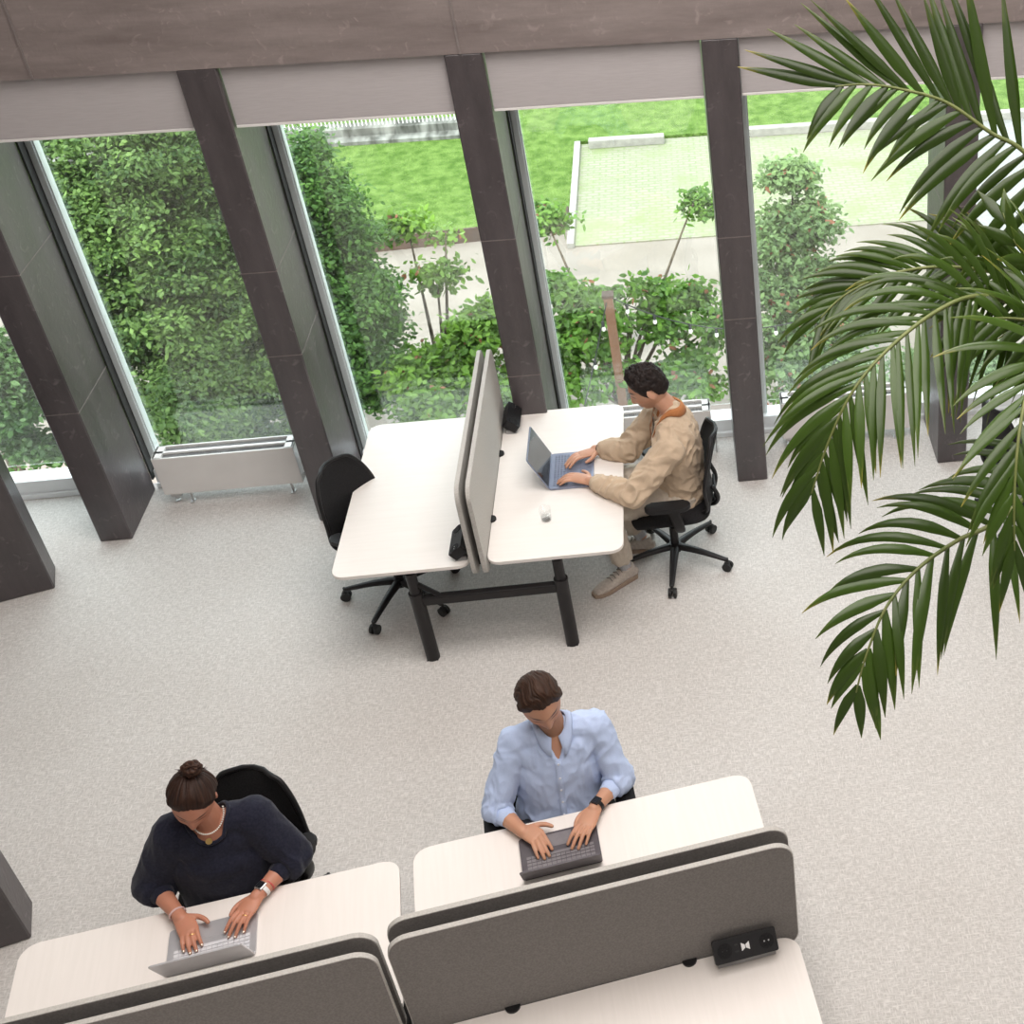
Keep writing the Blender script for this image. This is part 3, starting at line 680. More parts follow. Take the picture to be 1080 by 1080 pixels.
def hair_cap(Mx, s, thick, seed, hl=HL, style='short', shift=0.):
    bm = bmesh.new(); r = bmesh.ops.create_uvsphere(bm, u_segments=160, v_segments=110, radius=1)
    D = np.array([v.co[:] for v in bm.verts]); P = head_shape(D)
    az = np.degrees(np.arctan2(np.abs(D[:,0]), D[:,1])); h = np.interp(az, [a for a,_ in hl], [b for _,b in hl])+shift
    hn = np.array([noise.noise(V((x*7,y*7,seed)))+.6*noise.noise(V((x*19,y*19,seed))) for x,y,z in D])
    mask = sst(-.035,.035, D[:,2]-h-.03*hn)
    cols = []
    for i, v in enumerate(bm.verts):
        x, y, z = D[i]
        if style == 'short':
            wob = noise.noise(V((x*2.2,y*2.2,z*2.2+seed)))
            q = V((x*9+wob*4+y*2, y*1.6+wob, z*2.2+seed)); st = noise.noise(q); st2 = noise.noise(V((x*30+wob*8+y*6,y*3,z*4+seed)))
            t = thick(x,y,z)*(1+.22*st+.12*st2)
        elif style == 'curly':
            st = noise.noise(V((x*6,y*6,z*6+seed))); st2 = noise.noise(V((x*14,y*14,z*14+seed)))
            t = thick(x,y,z)*(1+.35*st+.22*st2)
        else:   # pulled back into a knot
            kx = V((0,-.72,.70)).normalized(); d = V((x,y,z)); pr_ = d-kx*d.dot(kx); an = math.atan2(pr_.x, pr_.dot(V((0,.7,.72))))
            st = noise.noise(V((math.cos(an)*9, math.sin(an)*9, d.dot(kx)*1.2+seed))); st2 = noise.noise(V((math.cos(an)*24, math.sin(an)*24, d.dot(kx)*2+seed)))
            t = thick(x,y,z)*(1+.22*st+.14*st2)
        nd = V((P[i][0]*1.0, P[i][1], P[i][2]*1.05)).normalized()
        t *= .12+.88*float(sst(0,.34,z-h[i])) if y > -.1 else .45+.55*float(sst(0,.25,z-h[i]))
        v.co = Mx @ ((V(P[i])+nd*(t*mask[i]-.010*(1-mask[i])))*s)
        cols.append(.5+.5*st+.35*st2)
    me = bpy.data.meshes.new('hair'); bmesh.ops.recalc_face_normals(bm, faces=bm.faces); bm.to_mesh(me); bm.free()
    return me, np.clip(np.array(cols),0,1.4)
def paint_hair(me, k, c1, c2):
    c = np.array(c1)[None]*(1-k[:,None])+np.array(c2)[None]*k[:,None]; tone(me, np.clip(c,.002,1))
def tufts(bm, Mx, s, n, fn, seed, ln=.03, w=.004):
    rnd = random.Random(seed)
    for _ in range(n):
        p, d, L = fn(rnd); a = Mx @ (p*s); dd = (Mx.to_3x3() @ d)
        q = [a, a+dd*L*.5*s, a+dd*L*s+V((0,0,-.25*L*s))]
        tube(bm, q, [w*s,w*.8*s,w*.25*s], 5, ref=(1,0,0), k=2)
def face_tone(me, Mx, s, base, lips, brow, stubble=0., red=None):
    c = coords(me); n = len(c); inv = np.array(Mx.inverted()); L = (c@inv[:3,:3].T+inv[:3,3])/s
    X, Y, Z = L[:,0], L[:,1], L[:,2]; head = (np.abs(X) < .1)&(Y > -.13)&(Y < .16)&(Z > -.13)&(Z < .14)
    col = np.tile(np.array(base), (n,1))
    nz = np.array([noise.noise(V(p.tolist())*14) for p in c[::1]]) if n < 60000 else np.sin(c[:,0]*60)*np.sin(c[:,1]*55)*.5
    col *= (1+.07*nz)[:,None]
    f = (head&(Y > .03)).astype(float)
    def mixc(w, cc):
        nonlocal col; w = np.clip(w,0,1)[:,None]; col = col*(1-w)+np.array(cc)*w
    mixc(f*gs(X,.024)*np.clip(gs(Z+.064,.010)*1.3,0,1)*.85, lips)
    mixc(f*1.5*np.clip(gs(np.abs(X)-.034,.016)*gs(Z-.036-(.01-np.abs(np.abs(X)-.03))*.15,.0048),0,1), brow)
    mixc(f*1.4*gs(np.abs(X)-.032,.014)*gs(Z-.0075,.0022), brow)
    mixc(f*.25*(gs(np.abs(X)-.045,.02))*gs(Z+.02,.02), (base[0]*1.1,base[1]*.75,base[2]*.7))
    if stubble: mixc(head*stubble*sst(-.03,-.06,Z)*sst(-.02,.03,Y)*(1-gs(X,.02)*gs(Z+.064,.012)), [b*.45 for b in base])
    tone(me, col)
def neck_ring(bm, N, ax, r, h, open_dir, gap, rt, fall=.012, seg=40):
    pass
def open_neck(me, N, f, rt, fn, depth=.035):
    c = coords(me); n = normals(me); q = c-np.array(N[:]); a = q@np.array(f[:]); l = q@np.array(rt[:]); h = q[:,2]
    w = fn(a,l,h)[:,None]; setco(me, c-n*w*depth)
def collar(tree, N, f, rt, s, r_in, h_in, r_out, gap, point, drop, th=.004, seg=36):
    '''turned-down collar: inner edge stands at the neck, outer edge lies on the garment'''
    bm = bmesh.new(); rings = [[],[],[],[]]
    for j in range(seg+1):
        a = R(gap+(360-2*gap)*j/seg); d = f*math.cos(a)+rt*math.sin(a); fr = max(0,math.cos(a))**1.5
        zi = h_in-drop*fr; ci = N+d*r_in*s+f*.012*fr+V((0,0,zi))
        ro = r_out*s+point*fr; co = N+d*ro+f*.02*fr; hit = tree.ray_cast(co+V((0,0,.4)), V((0,0,-1)))
        z = hit[0].z if hit[0] else co.z; co = V((co.x,co.y,z+.005))
        if fr > .5: co = co+f*.004
        mid_ = (ci+co)/2+V((0,0,.010))+d*.004
        for r_, p in zip(rings, (ci, mid_, co, None)):
            if p is not None: r_.append((p,d))
    rows = []
    for r_ in rings[:3]: rows.append([bm.verts.new(p+V((0,0,th))+d*th*.5) for p, d in r_])
    back = [[bm.verts.new(p-d*th*.6-V((0,0,.001))) for p, d in r_] for r_ in rings[:3]]
    allr = rows+back[::-1]; k = len(allr)
    for i in range(k):
        a_, b_ = allr[i], allr[(i+1)%k]
        for j in range(seg): bm.faces.new((a_[j],a_[j+1],b_[j+1],b_[j]))
    bm.faces.new([r_[0] for r_ in allr]); bm.faces.new([r_[-1] for r_ in allr][::-1])
    return bm
def bvh_of(me):
    bm = bmesh.new(); bm.from_mesh(me); t = BVHTree.FromBMesh(bm); bm.free(); return t
def ribbon_on(tree, pts, dirn, w, wd, off=.003, th=.002):
    """a thin strip laid on a garment along pts (rays cast along dirn); wd = width axis"""
    bm = bmesh.new(); L = []; Rr = []; Lb = []; Rb = []
    for p in pts:
        hit = tree.ray_cast(V(p)-V(dirn)*.4, V(dirn))
        if hit[0] is None: continue
        h = hit[0]-V(dirn)*off
        L.append(bm.verts.new(h+wd*w/2)); Rr.append(bm.verts.new(h-wd*w/2)); Lb.append(bm.verts.new(h+wd*w/2+V(dirn)*(th+off))); Rb.append(bm.verts.new(h-wd*w/2+V(dirn)*(th+off)))
    for i in range(len(L)-1):
        bm.faces.new((L[i],L[i+1],Rr[i+1],Rr[i])); bm.faces.new((L[i],Lb[i],Lb[i+1],L[i+1])); bm.faces.new((Rr[i],Rr[i+1],Rb[i+1],Rb[i])); bm.faces.new((Lb[i],Rb[i],Rb[i+1],Lb[i+1]))
    bm.faces.new((L[0],Rr[0],Rb[0],Lb[0])); bm.faces.new((L[-1],Lb[-1],Rb[-1],Rr[-1]))
    return bm
def rebase(me, b):
    c = coords(me); c -= np.array(b[:], np.float32); setco(me, c); return me
def shoe(J, a, s, person, base, mat, sole):
    an = J['an'+a]; toe = J['toe'+a]; d = V((toe.x-an.x, toe.y-an.y, 0)).normalized(); sd = d.cross(V((0,0,1)))
    hl = V((an.x,an.y,0))-d*.055*s; L = .285*s; zt = J.get('lift'+a, 0)
    def q(t, z): return hl+d*L*t+V((0,0,z))
    bm = bmesh.new(); tube(bm, [q(.02,.045*s),q(.2,.048*s),q(.45,.045*s),q(.72,.036*s),q(.92,.028*s)], [(.034*s,.032*s),(.037*s,.035*s),(.041*s,.034*s),(.046*s,.026*s),(.036*s,.017*s)], 18, ref=sd, k=3)
    tube(bm, [q(.14,.05*s), q(.17,.105*s)], [(.036*s,.048*s),(.040*s,.050*s)], 16, ref=sd, cap='flat'); tube(bm, [q(.22,.085*s), q(.42,.066*s), q(.62,.048*s)], [(.034*s,.022*s),(.034*s,.020*s),(.034*s,.018*s)], 14, ref=sd, k=2)
    me = remeshed(bm, .007, 3); o = link_mesh('shoe', rebase(me, base), mat, person)
    bm = bmesh.new(); pr = [(-.033,0),(-.037,.25),(-.040,.45),(-.048,.7),(-.040,.9),(-.018,1.01),(.018,1.01),(.038,.9),(.046,.7),(.040,.45),(.036,.25),(.033,0),(.018,-.04),(-.018,-.04)]
    lo = [bm.verts.new(hl+sd*x*1.05*s+d*L*y+V((0,0,.003))-base) for x, y in pr]; hi = [bm.verts.new(v.co+V((0,0,.026*s))) for v in lo]
    bm.faces.new(lo[::-1]); bm.faces.new(hi)
    for i in range(len(lo)): bm.faces.new((lo[i],lo[(i+1)%len(lo)],hi[(i+1)%len(lo)],hi[i]))
    obj('sole', bm, sole, o)
    bm = bmesh.new()
    for k in range(4):
        p = q(.32+.085*k,(.103-.0085*k)*s); tube(bm, [p-sd*.022*s-V((0,0,.008)), p+V((0,0,.002)), p+sd*.022*s+d*.01-V((0,0,.008))], [.0032*s]*3, 6, ref=(0,0,1), k=2)
    bmesh.ops.translate(bm, vec=-base, verts=bm.verts); obj('laces', bm, M['lace'], o)
    return o
def nails(bm, tips, s):
    for p, d, n in tips[:4]:
        mm = rot_to(d, n); ellipsoid(bm, p+n*.0055*s+d*.002*s, (.0048*s,.0022*s,.0062*s), mm, 10, 6)
def person(lab, J, s, hs, spec):
    base = V((J['pelvis'].x, J['pelvis'].y, 0)); rt = J['right']; f = J['fwd']; up = V((0,0,1))
    J['chest'] = J.get('chest') or (J['pelvis']*.38+J['neck']*.62+f*-.01)
    Mx = Matrix.Translation(J['head']) @ frame(J['face'], J['faceup'])
    bm = bmesh.new(); limbs(bm, J, s, 0., armf=.94)
    build_head(bm, Mx, hs)
    tips = {}
    for a in 'RL':
        h = J['hand'+a]; tips[a] = hand(bm, J['wr'+a], h[0], h[1], (-rt if a == 'R' else rt)+f*.1, up+f*.15, s*spec.get('hand',1.), thumb_close=h[2] if len(h) > 2 else 0)
        an, toe = J['an'+a], J['toe'+a]; tube(bm, [an, an*.7+toe*.3-V((0,0,.03)), toe-V((0,0,.012))], [.032*s,.022*s,.012*s], 14, ref=rt, k=2)
    me = remeshed(bm, spec.get('vox',.0040), 2, .45)
    face_tone(me, Mx, hs, spec['skin'], spec['lips'], spec['brow'], spec.get('stubble',0))
    p = link_mesh('person', rebase(me, base), M['skin'], loc=base); tagp(p, lab, 'person')
    return p, base, Mx, tips
def child_mesh(name, me, mat, p, base): return link_mesh(name, rebase(me, base), mat, p)
def child_bm(name, bm, mat, p, base, smooth=False):
    bmesh.ops.translate(bm, vec=-base, verts=bm.verts); return obj(name, bm, mat, p, smooth=smooth)
def band(bm, W, E, t, r, w, th=.004, seg=28):
    """bracelet ring round the forearm at W towards E"""
    d = (W-E).normalized(); c = W+(E-W)*t; ref = V((0,0,1)); sd = d.cross(ref).normalized(); o = sd.cross(d)
    rings = []
    for du, rr in ((-w/2,r),(-w/2,r+th),(w/2,r+th),(w/2,r)):
        rings.append([bm.verts.new(c+d*du+sd*(rr*1.06)*math.cos(2*math.pi*j/seg)+o*(rr*.94)*math.sin(2*math.pi*j/seg)) for j in range(seg)])
    for k in range(4):
        a, b = rings[k], rings[(k+1)%4]
        for j in range(seg): bm.faces.new((a[j],a[(j+1)%seg],b[(j+1)%seg],b[j]))
    return c, d, sd, o
def watch(J, a, s, p, base, t, body, strap, sq=.019):
    bm = bmesh.new(); W, E = J['wr'+a], J['el'+a]; c, d, sd, o = band(bm, W, E, t, .0295*s, .018*s, .003)
    st = child_bm('watch', bm, strap, p, base)
    top = c+o*.031*s; mm = Matrix.Identity(3)
    for i in range(3): mm[i][0] = sd[i]; mm[i][1] = d[i]; mm[i][2] = o[i]
    bm = bmesh.new(); box(bm, top, (.036*s,.040*s,.010*s), mm, .004); 
    child_bm('watch_case', bm, body, st, V((0,0,0))+base)
    bm = bmesh.new(); box(bm, top+o*.0052*s, (.029*s,.032*s,.002*s), mm, .0008); child_bm('watch_face', bm, M['screen'], st, base)
def legs_default(J, s, f, rt, knee=.46, foot=.42, kz=.53):
    P = J['pelvis']
    for a, sx in (('R',1),('L',-1)):
        hp = P+rt*.095*s*sx+V((0,0,-.01)); J['hip'+a] = hp
        kn = V((P.x,P.y,0))+f*knee*s+rt*.13*s*sx; kn.z = kz*s; J['kn'+a] = kn
        an = V((P.x,P.y,0))+f*foot*s+rt*.12*s*sx; an.z = .10*s; J['an'+a] = an
        J['toe'+a] = an+f*.15*s+V((0,0,-.06*s))
# ---- the man in the light blue shirt
def man_blue():
    f = ND.copy(); rt = -ED.copy(); s = 1.10; hs = 1.22
    J = dict(fwd=f, right=rt)
    J['girth'] = 1.12; J['pelvis'] = V((-.925,4.615,.57)); J['shR'] = atz(543,783,1.05); J['shL'] = atz(627,766,1.05)
    J['neck'] = (J['shR']+J['shL'])/2+V((0,0,.055))-f*.005
    J['head'] = atz(569,738,1.30)
    J['elR'] = atz(523,852,.775); J['elL'] = atz(654,820,.775); J['wrR'] = atz(549,875,.787); J['wrL'] = atz(629,850,.787)
    J['handR'] = (atz(567,883,.790), atz(577,903,.766)); J['handL'] = (atz(618,871,.790), atz(607,894,.766), .35)
    J['face'] = f*.86+V((0,0,-.44))+ED*.16; J['faceup'] = V((0,0,1))+f*.3-ED*.05
    legs_default(J, s, f, rt)
    p, b, Mx, tips = person('man with brown hair in a light blue shirt, looking down and typing', J, s, hs,
        dict(skin=(.52,.27,.17), lips=(.42,.17,.13), brow=(.05,.025,.015), stubble=.45))
    bm = bmesh.new(); limbs(bm, J, s, .013, ('torso','arms','fore'), slv=.34, armf=1.12)
    me = remeshed(bm, .006, 5); folds(me, .0068, [(J['elR'],.12,1.3),(J['elL'],.12,1.3),(J['shR'],.12,.5),(J['shL'],.12,.5),(J['pelvis'],.2,.8)], 4.2, 11)
    tr = bvh_of(me)
    open_neck(me, J['neck'], f, rt, lambda a,l,h: sst(.0,.03,a)*sst(.016,.0,np.abs(l)-.036*np.clip(1-(-h)/.095,0,1))*(h > -.10)*(h < .1), .03); sh = child_mesh('shirt', me, M['blue_shirt'], p, b)
    # placket, buttons, collar, rolled cuffs, open neck
    N, P = J['neck'], J['pelvis']
    line = [N+f*.06+(P-N)*t for t in np.linspace(.20,.80,20)]
    o = child_bm('placket', ribbon_on(tr, line, -f, .030, ED, .0035), M['blue_shirt'], sh, b, True)
    bm = bmesh.new()
    for t in np.linspace(.22,.74,5):
        q = N+(P-N)*t; h = tr.ray_cast(q+f*.4, -f)
        if h[0]: cyl(bm, h[0]+f*.003, h[0]+f*.0062, .0055, 12)
    child_bm('buttons', bm, M['button'], sh, b)
    child_bm('collar', collar(tr, N, f, rt, s, .058, .044, .084, 15, .020, .050), M['blue_shirt'], sh, b, True)
    # neck opening: skin wedge edged by the darker inside of the shirt
    for a in 'RL':
        bm = bmesh.new(); E_, W_ = J['el'+a], J['wr'+a]
        for t, r_ in ((.30,.0445),(.38,.043)):
            c = E_+(W_-E_)*t; d = (W_-E_).normalized(); tube(bm, [c-d*.014, c+d*.014], [r_*s]*2, 22, ref=f, cap='round')
        me = remeshed(bm, .005, 3); folds(me, .002, (), 9, 22); child_mesh('rolled_cuff', me, M['blue_shirt'], sh, b)
    bm = bmesh.new(); limbs(bm, J, s, .012, ('legs',)); ellipsoid(bm, J['pelvis']-V((0,0,.01)), (.185*s,.14*s,.11*s), Matrix.Rotation(TH,3,'Z'))
    me = remeshed(bm, .009, 3); folds(me, .004, (), 1, 9); child_mesh('trousers', me, M['dark_trousers'], p, b)
    for a in 'RL': shoe(J, a, s, p, b, M['black_tee'], M['rubber'])
    def th(x,y,z): return .010+.018*max(0,z)**1.0+.010*max(0,z)*max(0,y)
    me, k = hair_cap(Mx, hs, th, 3.3); paint_hair(me, k, (.012,.006,.004), (.060,.027,.015))
    link = child_mesh('hair', me, M['hair'], p, b); me.polygons.foreach_set('use_smooth', [True]*len(me.polygons))
    watch(J, 'L', s, p, b, .02, M['black_plastic'], M['black_plastic'])
    return p
man_blue()
# ---- the woman in the navy sweater
def woman():
    f = ND.copy(); rt = -ED.copy(); s = 1.06; hs = 1.14
    J = dict(fwd=f, right=rt, bust=True, girth=1.22)
    J['pelvis'] = V((-2.42,4.37,.56)); J['shR'] = atz(184,880,1.02); J['shL'] = atz(266,862,1.02)
    J['neck'] = (J['shR']+J['shL'])/2+V((0,0,.055))
    J['head'] = atz(203,842,1.235)
    J['elR'] = atz(160,930,.785); J['elL'] = atz(310,903,.785); J['wrR'] = atz(189,966,.792); J['wrL'] = atz(273,943,.792)
    J['handR'] = (atz(200,984,.792), atz(204,1003,.768)); J['handL'] = (atz(259,962,.792), atz(245,987,.768),.25)
    J['face'] = f*.84+V((0,0,-.46))-ED*.06; J['faceup'] = V((0,0,1))+f*.5+ED*.22
    legs_default(J, s, f, rt)
    p, b, Mx, tips = person('woman with a dark hair bun and navy sweater, typing', J, s, hs,
        dict(skin=(.50,.22,.14), lips=(.45,.13,.11), brow=(.03,.015,.01)))
    bm = bmesh.new(); limbs(bm, J, s, .024, ('torso','arms','fore'), slv=.36, armf=1.28)
    me = remeshed(bm, .007, 6); me0 = me.copy(); folds(me, .005, [(J['elR'],.13,1.3),(J['elL'],.13,1.3)], 2.2, 7.5); open_neck(me, J['neck'], f, rt, lambda a,l,h: sst(.094,.078,np.sqrt((a-.016)**2*.9+l**2))*(h > -.10)*(h < .12), .045)
    sw = child_mesh('sweater', me, M['navy_knit'], p, b)
    for a in 'RL':
        bm = bmesh.new(); E_, W_ = J['el'+a], J['wr'+a]; c = E_+(W_-E_)*.34; d = (W_-E_).normalized()
        tube(bm, [c-d*.02, c+d*.016], [.054*s,.046*s], 22, ref=f, cap='round'); me = remeshed(bm, .006, 3); folds(me, .003, (), 5, 20); child_mesh('cuff', me, M['navy_knit'], sw, b)
    bm = bmesh.new(); N = J['neck']; ring = []
    for j in range(41):
        a = 2*math.pi*j/40; ring.append(N+f*(.014+.090*math.cos(a))+rt*.090*math.sin(a))
    trn = bvh_of(me0)
    ring = [V((q.x,q.y,(trn.ray_cast(q+V((0,0,.4)), V((0,0,-1)))[0] or q).z+.002)) for q in ring]
    tube(bm, ring, [.009]*41, 8, ref=(0,0,1)); child_bm('neckband', bm, M['navy_knit'], sw, b, True)
    # necklace with round pendant
    bm = bmesh.new(); ring = []
    for j in range(33):
        a = R(-105+210*j/32); ring.append(N+f*(.012+.078*math.cos(a))+rt*.068*math.sin(a)+V((0,0,.034-.040*math.cos(a))))
    for q in ring[::1]: ellipsoid(bm, q, (.0042,.0042,.0042), None, 8, 6)
    nk = child_bm('necklace', bm, M['pearl'], p, b, True)
    bm = bmesh.new(); q = N+f*.118+V((0,0,-.022)); cyl(bm, q-f*.002-V((0,0,.002)), q+f*.003+V((0,0,.003)), .014, 20); child_bm('pendant', bm, M['gold'], nk, b)
    bm = bmesh.new(); limbs(bm, J, s, .012, ('legs',)); ellipsoid(bm, J['pelvis']-V((0,0,.01)), (.19*s,.15*s,.11*s), Matrix.Rotation(TH,3,'Z'))
    me = remeshed(bm, .009, 3); folds(me, .004, (), 1, 9); child_mesh('trousers', me, M['dark_trousers'], p, b)
    for a in 'RL': shoe(J, a, s, p, b, M['black_tee'], M['rubber'])
    hl = [(0,.72),(28,.64),(52,.44),(68,.24),(80,.04),(92,.10),(104,.06),(112,-.25),(130,-.42),(180,-.50)]
    def th(x,y,z): return .014+.008*max(0,-y)+.006*max(0,z)
    me, k = hair_cap(Mx, hs, th, 8.1, hl, 'bun'); paint_hair(me, k*.9, (.010,.005,.004), (.050,.022,.013))
    hr = child_mesh('hair', me, M['hair'], p, b); me.polygons.foreach_set('use_smooth', [True]*len(me.polygons))
    bm = bmesh.new(); kc = V((-.01,-.078,.138)); r = bmesh.ops.create_uvsphere(bm, u_segments=48, v_segments=32, radius=1)
    kk = []
    for v in bm.verts:
        d = v.co.copy(); an = math.atan2(d.y,d.x); st = noise.noise(V((d.z*5+an*.9, math.cos(an)*2.2, math.sin(an)*2.2))); kk.append(.5+.7*st)
        v.co = Mx @ ((kc+V((d.x*.036,d.y*.032,d.z*.030))*(1+.28*st))*hs)
    me = bpy.data.meshes.new('bun'); bm.to_mesh(me); bm.free(); paint_hair(me, np.clip(np.array(kk),0,1.3), (.012,.006,.005), (.07,.032,.02))
    child_mesh('hair_bun', me, M['hair'], hr, b); me.polygons.foreach_set('use_smooth', [True]*len(me.polygons))
    bm = bmesh.new(); rnd = random.Random(3)
    for _ in range(26):
        a = rnd.uniform(0,6.28); q0 = kc+V((math.cos(a)*.030,-.0,math.sin(a)*.024-.012)); q1 = q0+V((math.cos(a)*.02+rnd.uniform(-.012,.012),rnd.uniform(-.01,.02),math.sin(a)*.012+rnd.uniform(-.01,.014)))
        tube(bm, [Mx@(q0*hs), Mx@((q0+q1)/2*hs), Mx@(q1*hs)], [.0022,.0018,.0008], 5, ref=(0,1,0), k=2)
    me = bpy.data.meshes.new('wisps'); bm.to_mesh(me); bm.free(); tone(me, np.tile([[.02,.01,.008]],(len(me.vertices),1))); child_mesh('hair_wisps', me, M['hair'], hr, b)
    watch(J, 'L', s, p, b, .10, M['steel'], M['white_metal'])
    bm = bmesh.new(); band(bm, J['wrL'], J['elL'], .24, .0305*s, .006, .003); child_bm('bracelet', bm, M['red_band'], p, b)
    bm = bmesh.new(); band(bm, J['wrR'], J['elR'], .06, .0300*s, .010, .003); child_bm('bracelet', bm, M['pink_band'], p, b)
    for a, i in (('R',1),('L',2)):
        t, d, n = tips[a][i]; K = J['hand'+a][0]; sd = (-rt if a == 'R' else rt); root = K+sd*(.0095 if i == 1 else -.010)*s; q = root+(t-root)*.22+n*.008
        bm = bmesh.new(); dd = (t-root).normalized(); mm = rot_to(dd); rr = []
        for j in range(17): rr.append(q+mm@V((math.cos(j*math.pi/8)*.0112*s, math.sin(j*math.pi/8)*.0112*s,0)))
        tube(bm, rr, [.0022]*17, 6, ref=dd); child_bm('ring', bm, M['gold'], p, b)
    bm = bmesh.new()
    for a in 'RL': nails(bm, tips[a], s)
    child_bm('nails', bm, M['pale_gold'], p, b, True)
    return p
woman()
# ---- the man in the beige jacket, facing left
def man_beige():
    f = V((-1,.02,0)).normalized(); up = V((0,0,1)); rt = V((0,1,0)); s = 1.10; hs = 1.22
    J = dict(fwd=f, right=rt)
    J['pelvis'] = V((-.255,7.20,.57)); J['shL'] = atz(703,478,1.0); J['shR'] = V((-.335,7.40,1.04))
    J['shL'] = V((J['shL'].x+.02, J['shL'].y, 1.02)); J['shR'] = V((-.315,7.40,1.06))
    J['neck'] = (J['shR']+J['shL'])/2+V((.040,0,.150))
    J['head'] = aty(684,409,7.215)
    J['elL'] = atz(668,521,.80); J['elR'] = atz(662,474,.80); J['wrL'] = atz(624,508,.79); J['wrR'] = atz(631,474,.79)
    J['handL'] = (atz(605,503,.792), atz(589,508,.77)); J['handR'] = (atz(612,480,.792), atz(597,491,.77))
    J['face'] = V((-.88,-.06,-.42)); J['faceup'] = V((-.30,0,1))
    P = J['pelvis']
    J['hipL'] = P+V((0,-.10,-.01)); J['hipR'] = P+V((0,.10,-.01))
    J['knL'] = V((-.74,7.06,.56)); J['knR'] = V((-.76,7.38,.57)); J['anL'] = V((-.67,7.00,.115)); J['anR'] = V((-.56,7.30,.115))
    J['toeL'] = J['anL']+V((-.15,-.10,-.065)); J['toeR'] = J['anR']+V((-.16,.03,-.065))
    p, b, Mx, tips = person('man with dark hair in a beige jacket, seated in profile at the far desk', J, s, hs,
        dict(skin=(.54,.29,.19), lips=(.45,.2,.16), brow=(.02,.012,.01), stubble=.3))
    bm = bmesh.new(); limbs(bm, J, s, .020, ('torso','arms','fore'), slv=.93, armf=1.2)
    ellipsoid(bm, J['pelvis']+V((0,0,.02)), (.15*s,.19*s,.10*s))
    me = remeshed(bm, .006, 5); folds(me, .0135, [(J['elR'],.14,.5),(J['elL'],.16,.6),(J['pelvis'],.2,.5)], 7.7, 10, (.7,1.2,.7))
    tr = bvh_of(me); open_neck(me, J['neck'], f, rt, lambda a,l,h: sst(.0,.03,a)*sst(.016,.0,np.abs(l)-.050*np.clip(1-(-h)/.13,0,1))*(h > -.14)*(h < .1), .03); jk = child_mesh('jacket', me, M['beige_jacket'], p, b)
    N = J['neck']
    # corduroy collar, dark tee behind it
    child_bm('collar', collar(tr, N, f, rt, s, .058, .036, .088, 18, .050, .080, th=.004), M['brown_collar'], jk, b, True)
    line = [N+f*.05+(J['pelvis']-N)*t for t in np.linspace(.10,.62,18)]
    child_bm('tee_shirt', ribbon_on(tr, line, -f, .05, rt, .004), M['black_tee'], p, b, True)
    for a in 'RL':
        bm = bmesh.new(); E_, W_ = J['el'+a], J['wr'+a]; c = E_+(W_-E_)*.93; d = (W_-E_).normalized(); tube(bm, [c-d*.022, c+d*.012], [.0415*s,.0385*s], 20, ref=(0,0,1), cap='flat')
        child_bm('cuff', bm, M['beige_jacket'], jk, b, True)
    bm = bmesh.new(); limbs(bm, J, s, .014, ('legs',)); ellipsoid(bm, P-V((0,0,.02)), (.14*s,.185*s,.10*s))
    me = remeshed(bm, .007, 4); folds(me, .008, [(J['hipL'],.15,1),(J['anL'],.2,1)], 1, 10); child_mesh('trousers', me, M['beige_trousers'], p, b)
    for a in 'RL':
        bm = bmesh.new(); an = J['an'+a]; kn = J['kn'+a]; tube(bm, [an-V((0,0,.05)), an+(kn-an)*.02, an+(kn-an)*.2], [.036*s,.037*s,.040*s], 18, ref=f); child_bm('sock', bm, M['sock'], p, b, True)
        shoe(J, a, s*1.02, p, b, M['shoe'], M['sole'])
    hl = [(0,.60),(25,.60),(42,.50),(60,.32),(75,.00),(84,-.16),(90,.20),(104,.18),(112,-.22),(130,-.40),(180,-.48)]
    def th(x,y,z): return .007+.026*max(0,z)**.8+.014*max(0,z)*max(0,y)
    me, k = hair_cap(Mx, hs, th, 5.3, hl, 'curly'); paint_hair(me, k*.8, (.006,.004,.004), (.030,.020,.017))
    child_mesh('hair', me, M['hair'], p, b); me.polygons.foreach_set('use_smooth', [True]*len(me.polygons))
    bm = bmesh.new(); band(bm, J['wrR'], J['elR'], .0, .030*s, .012, .003); child_bm('wrist_band', bm, M['black_plastic'], p, b)
    return p
man_beige()
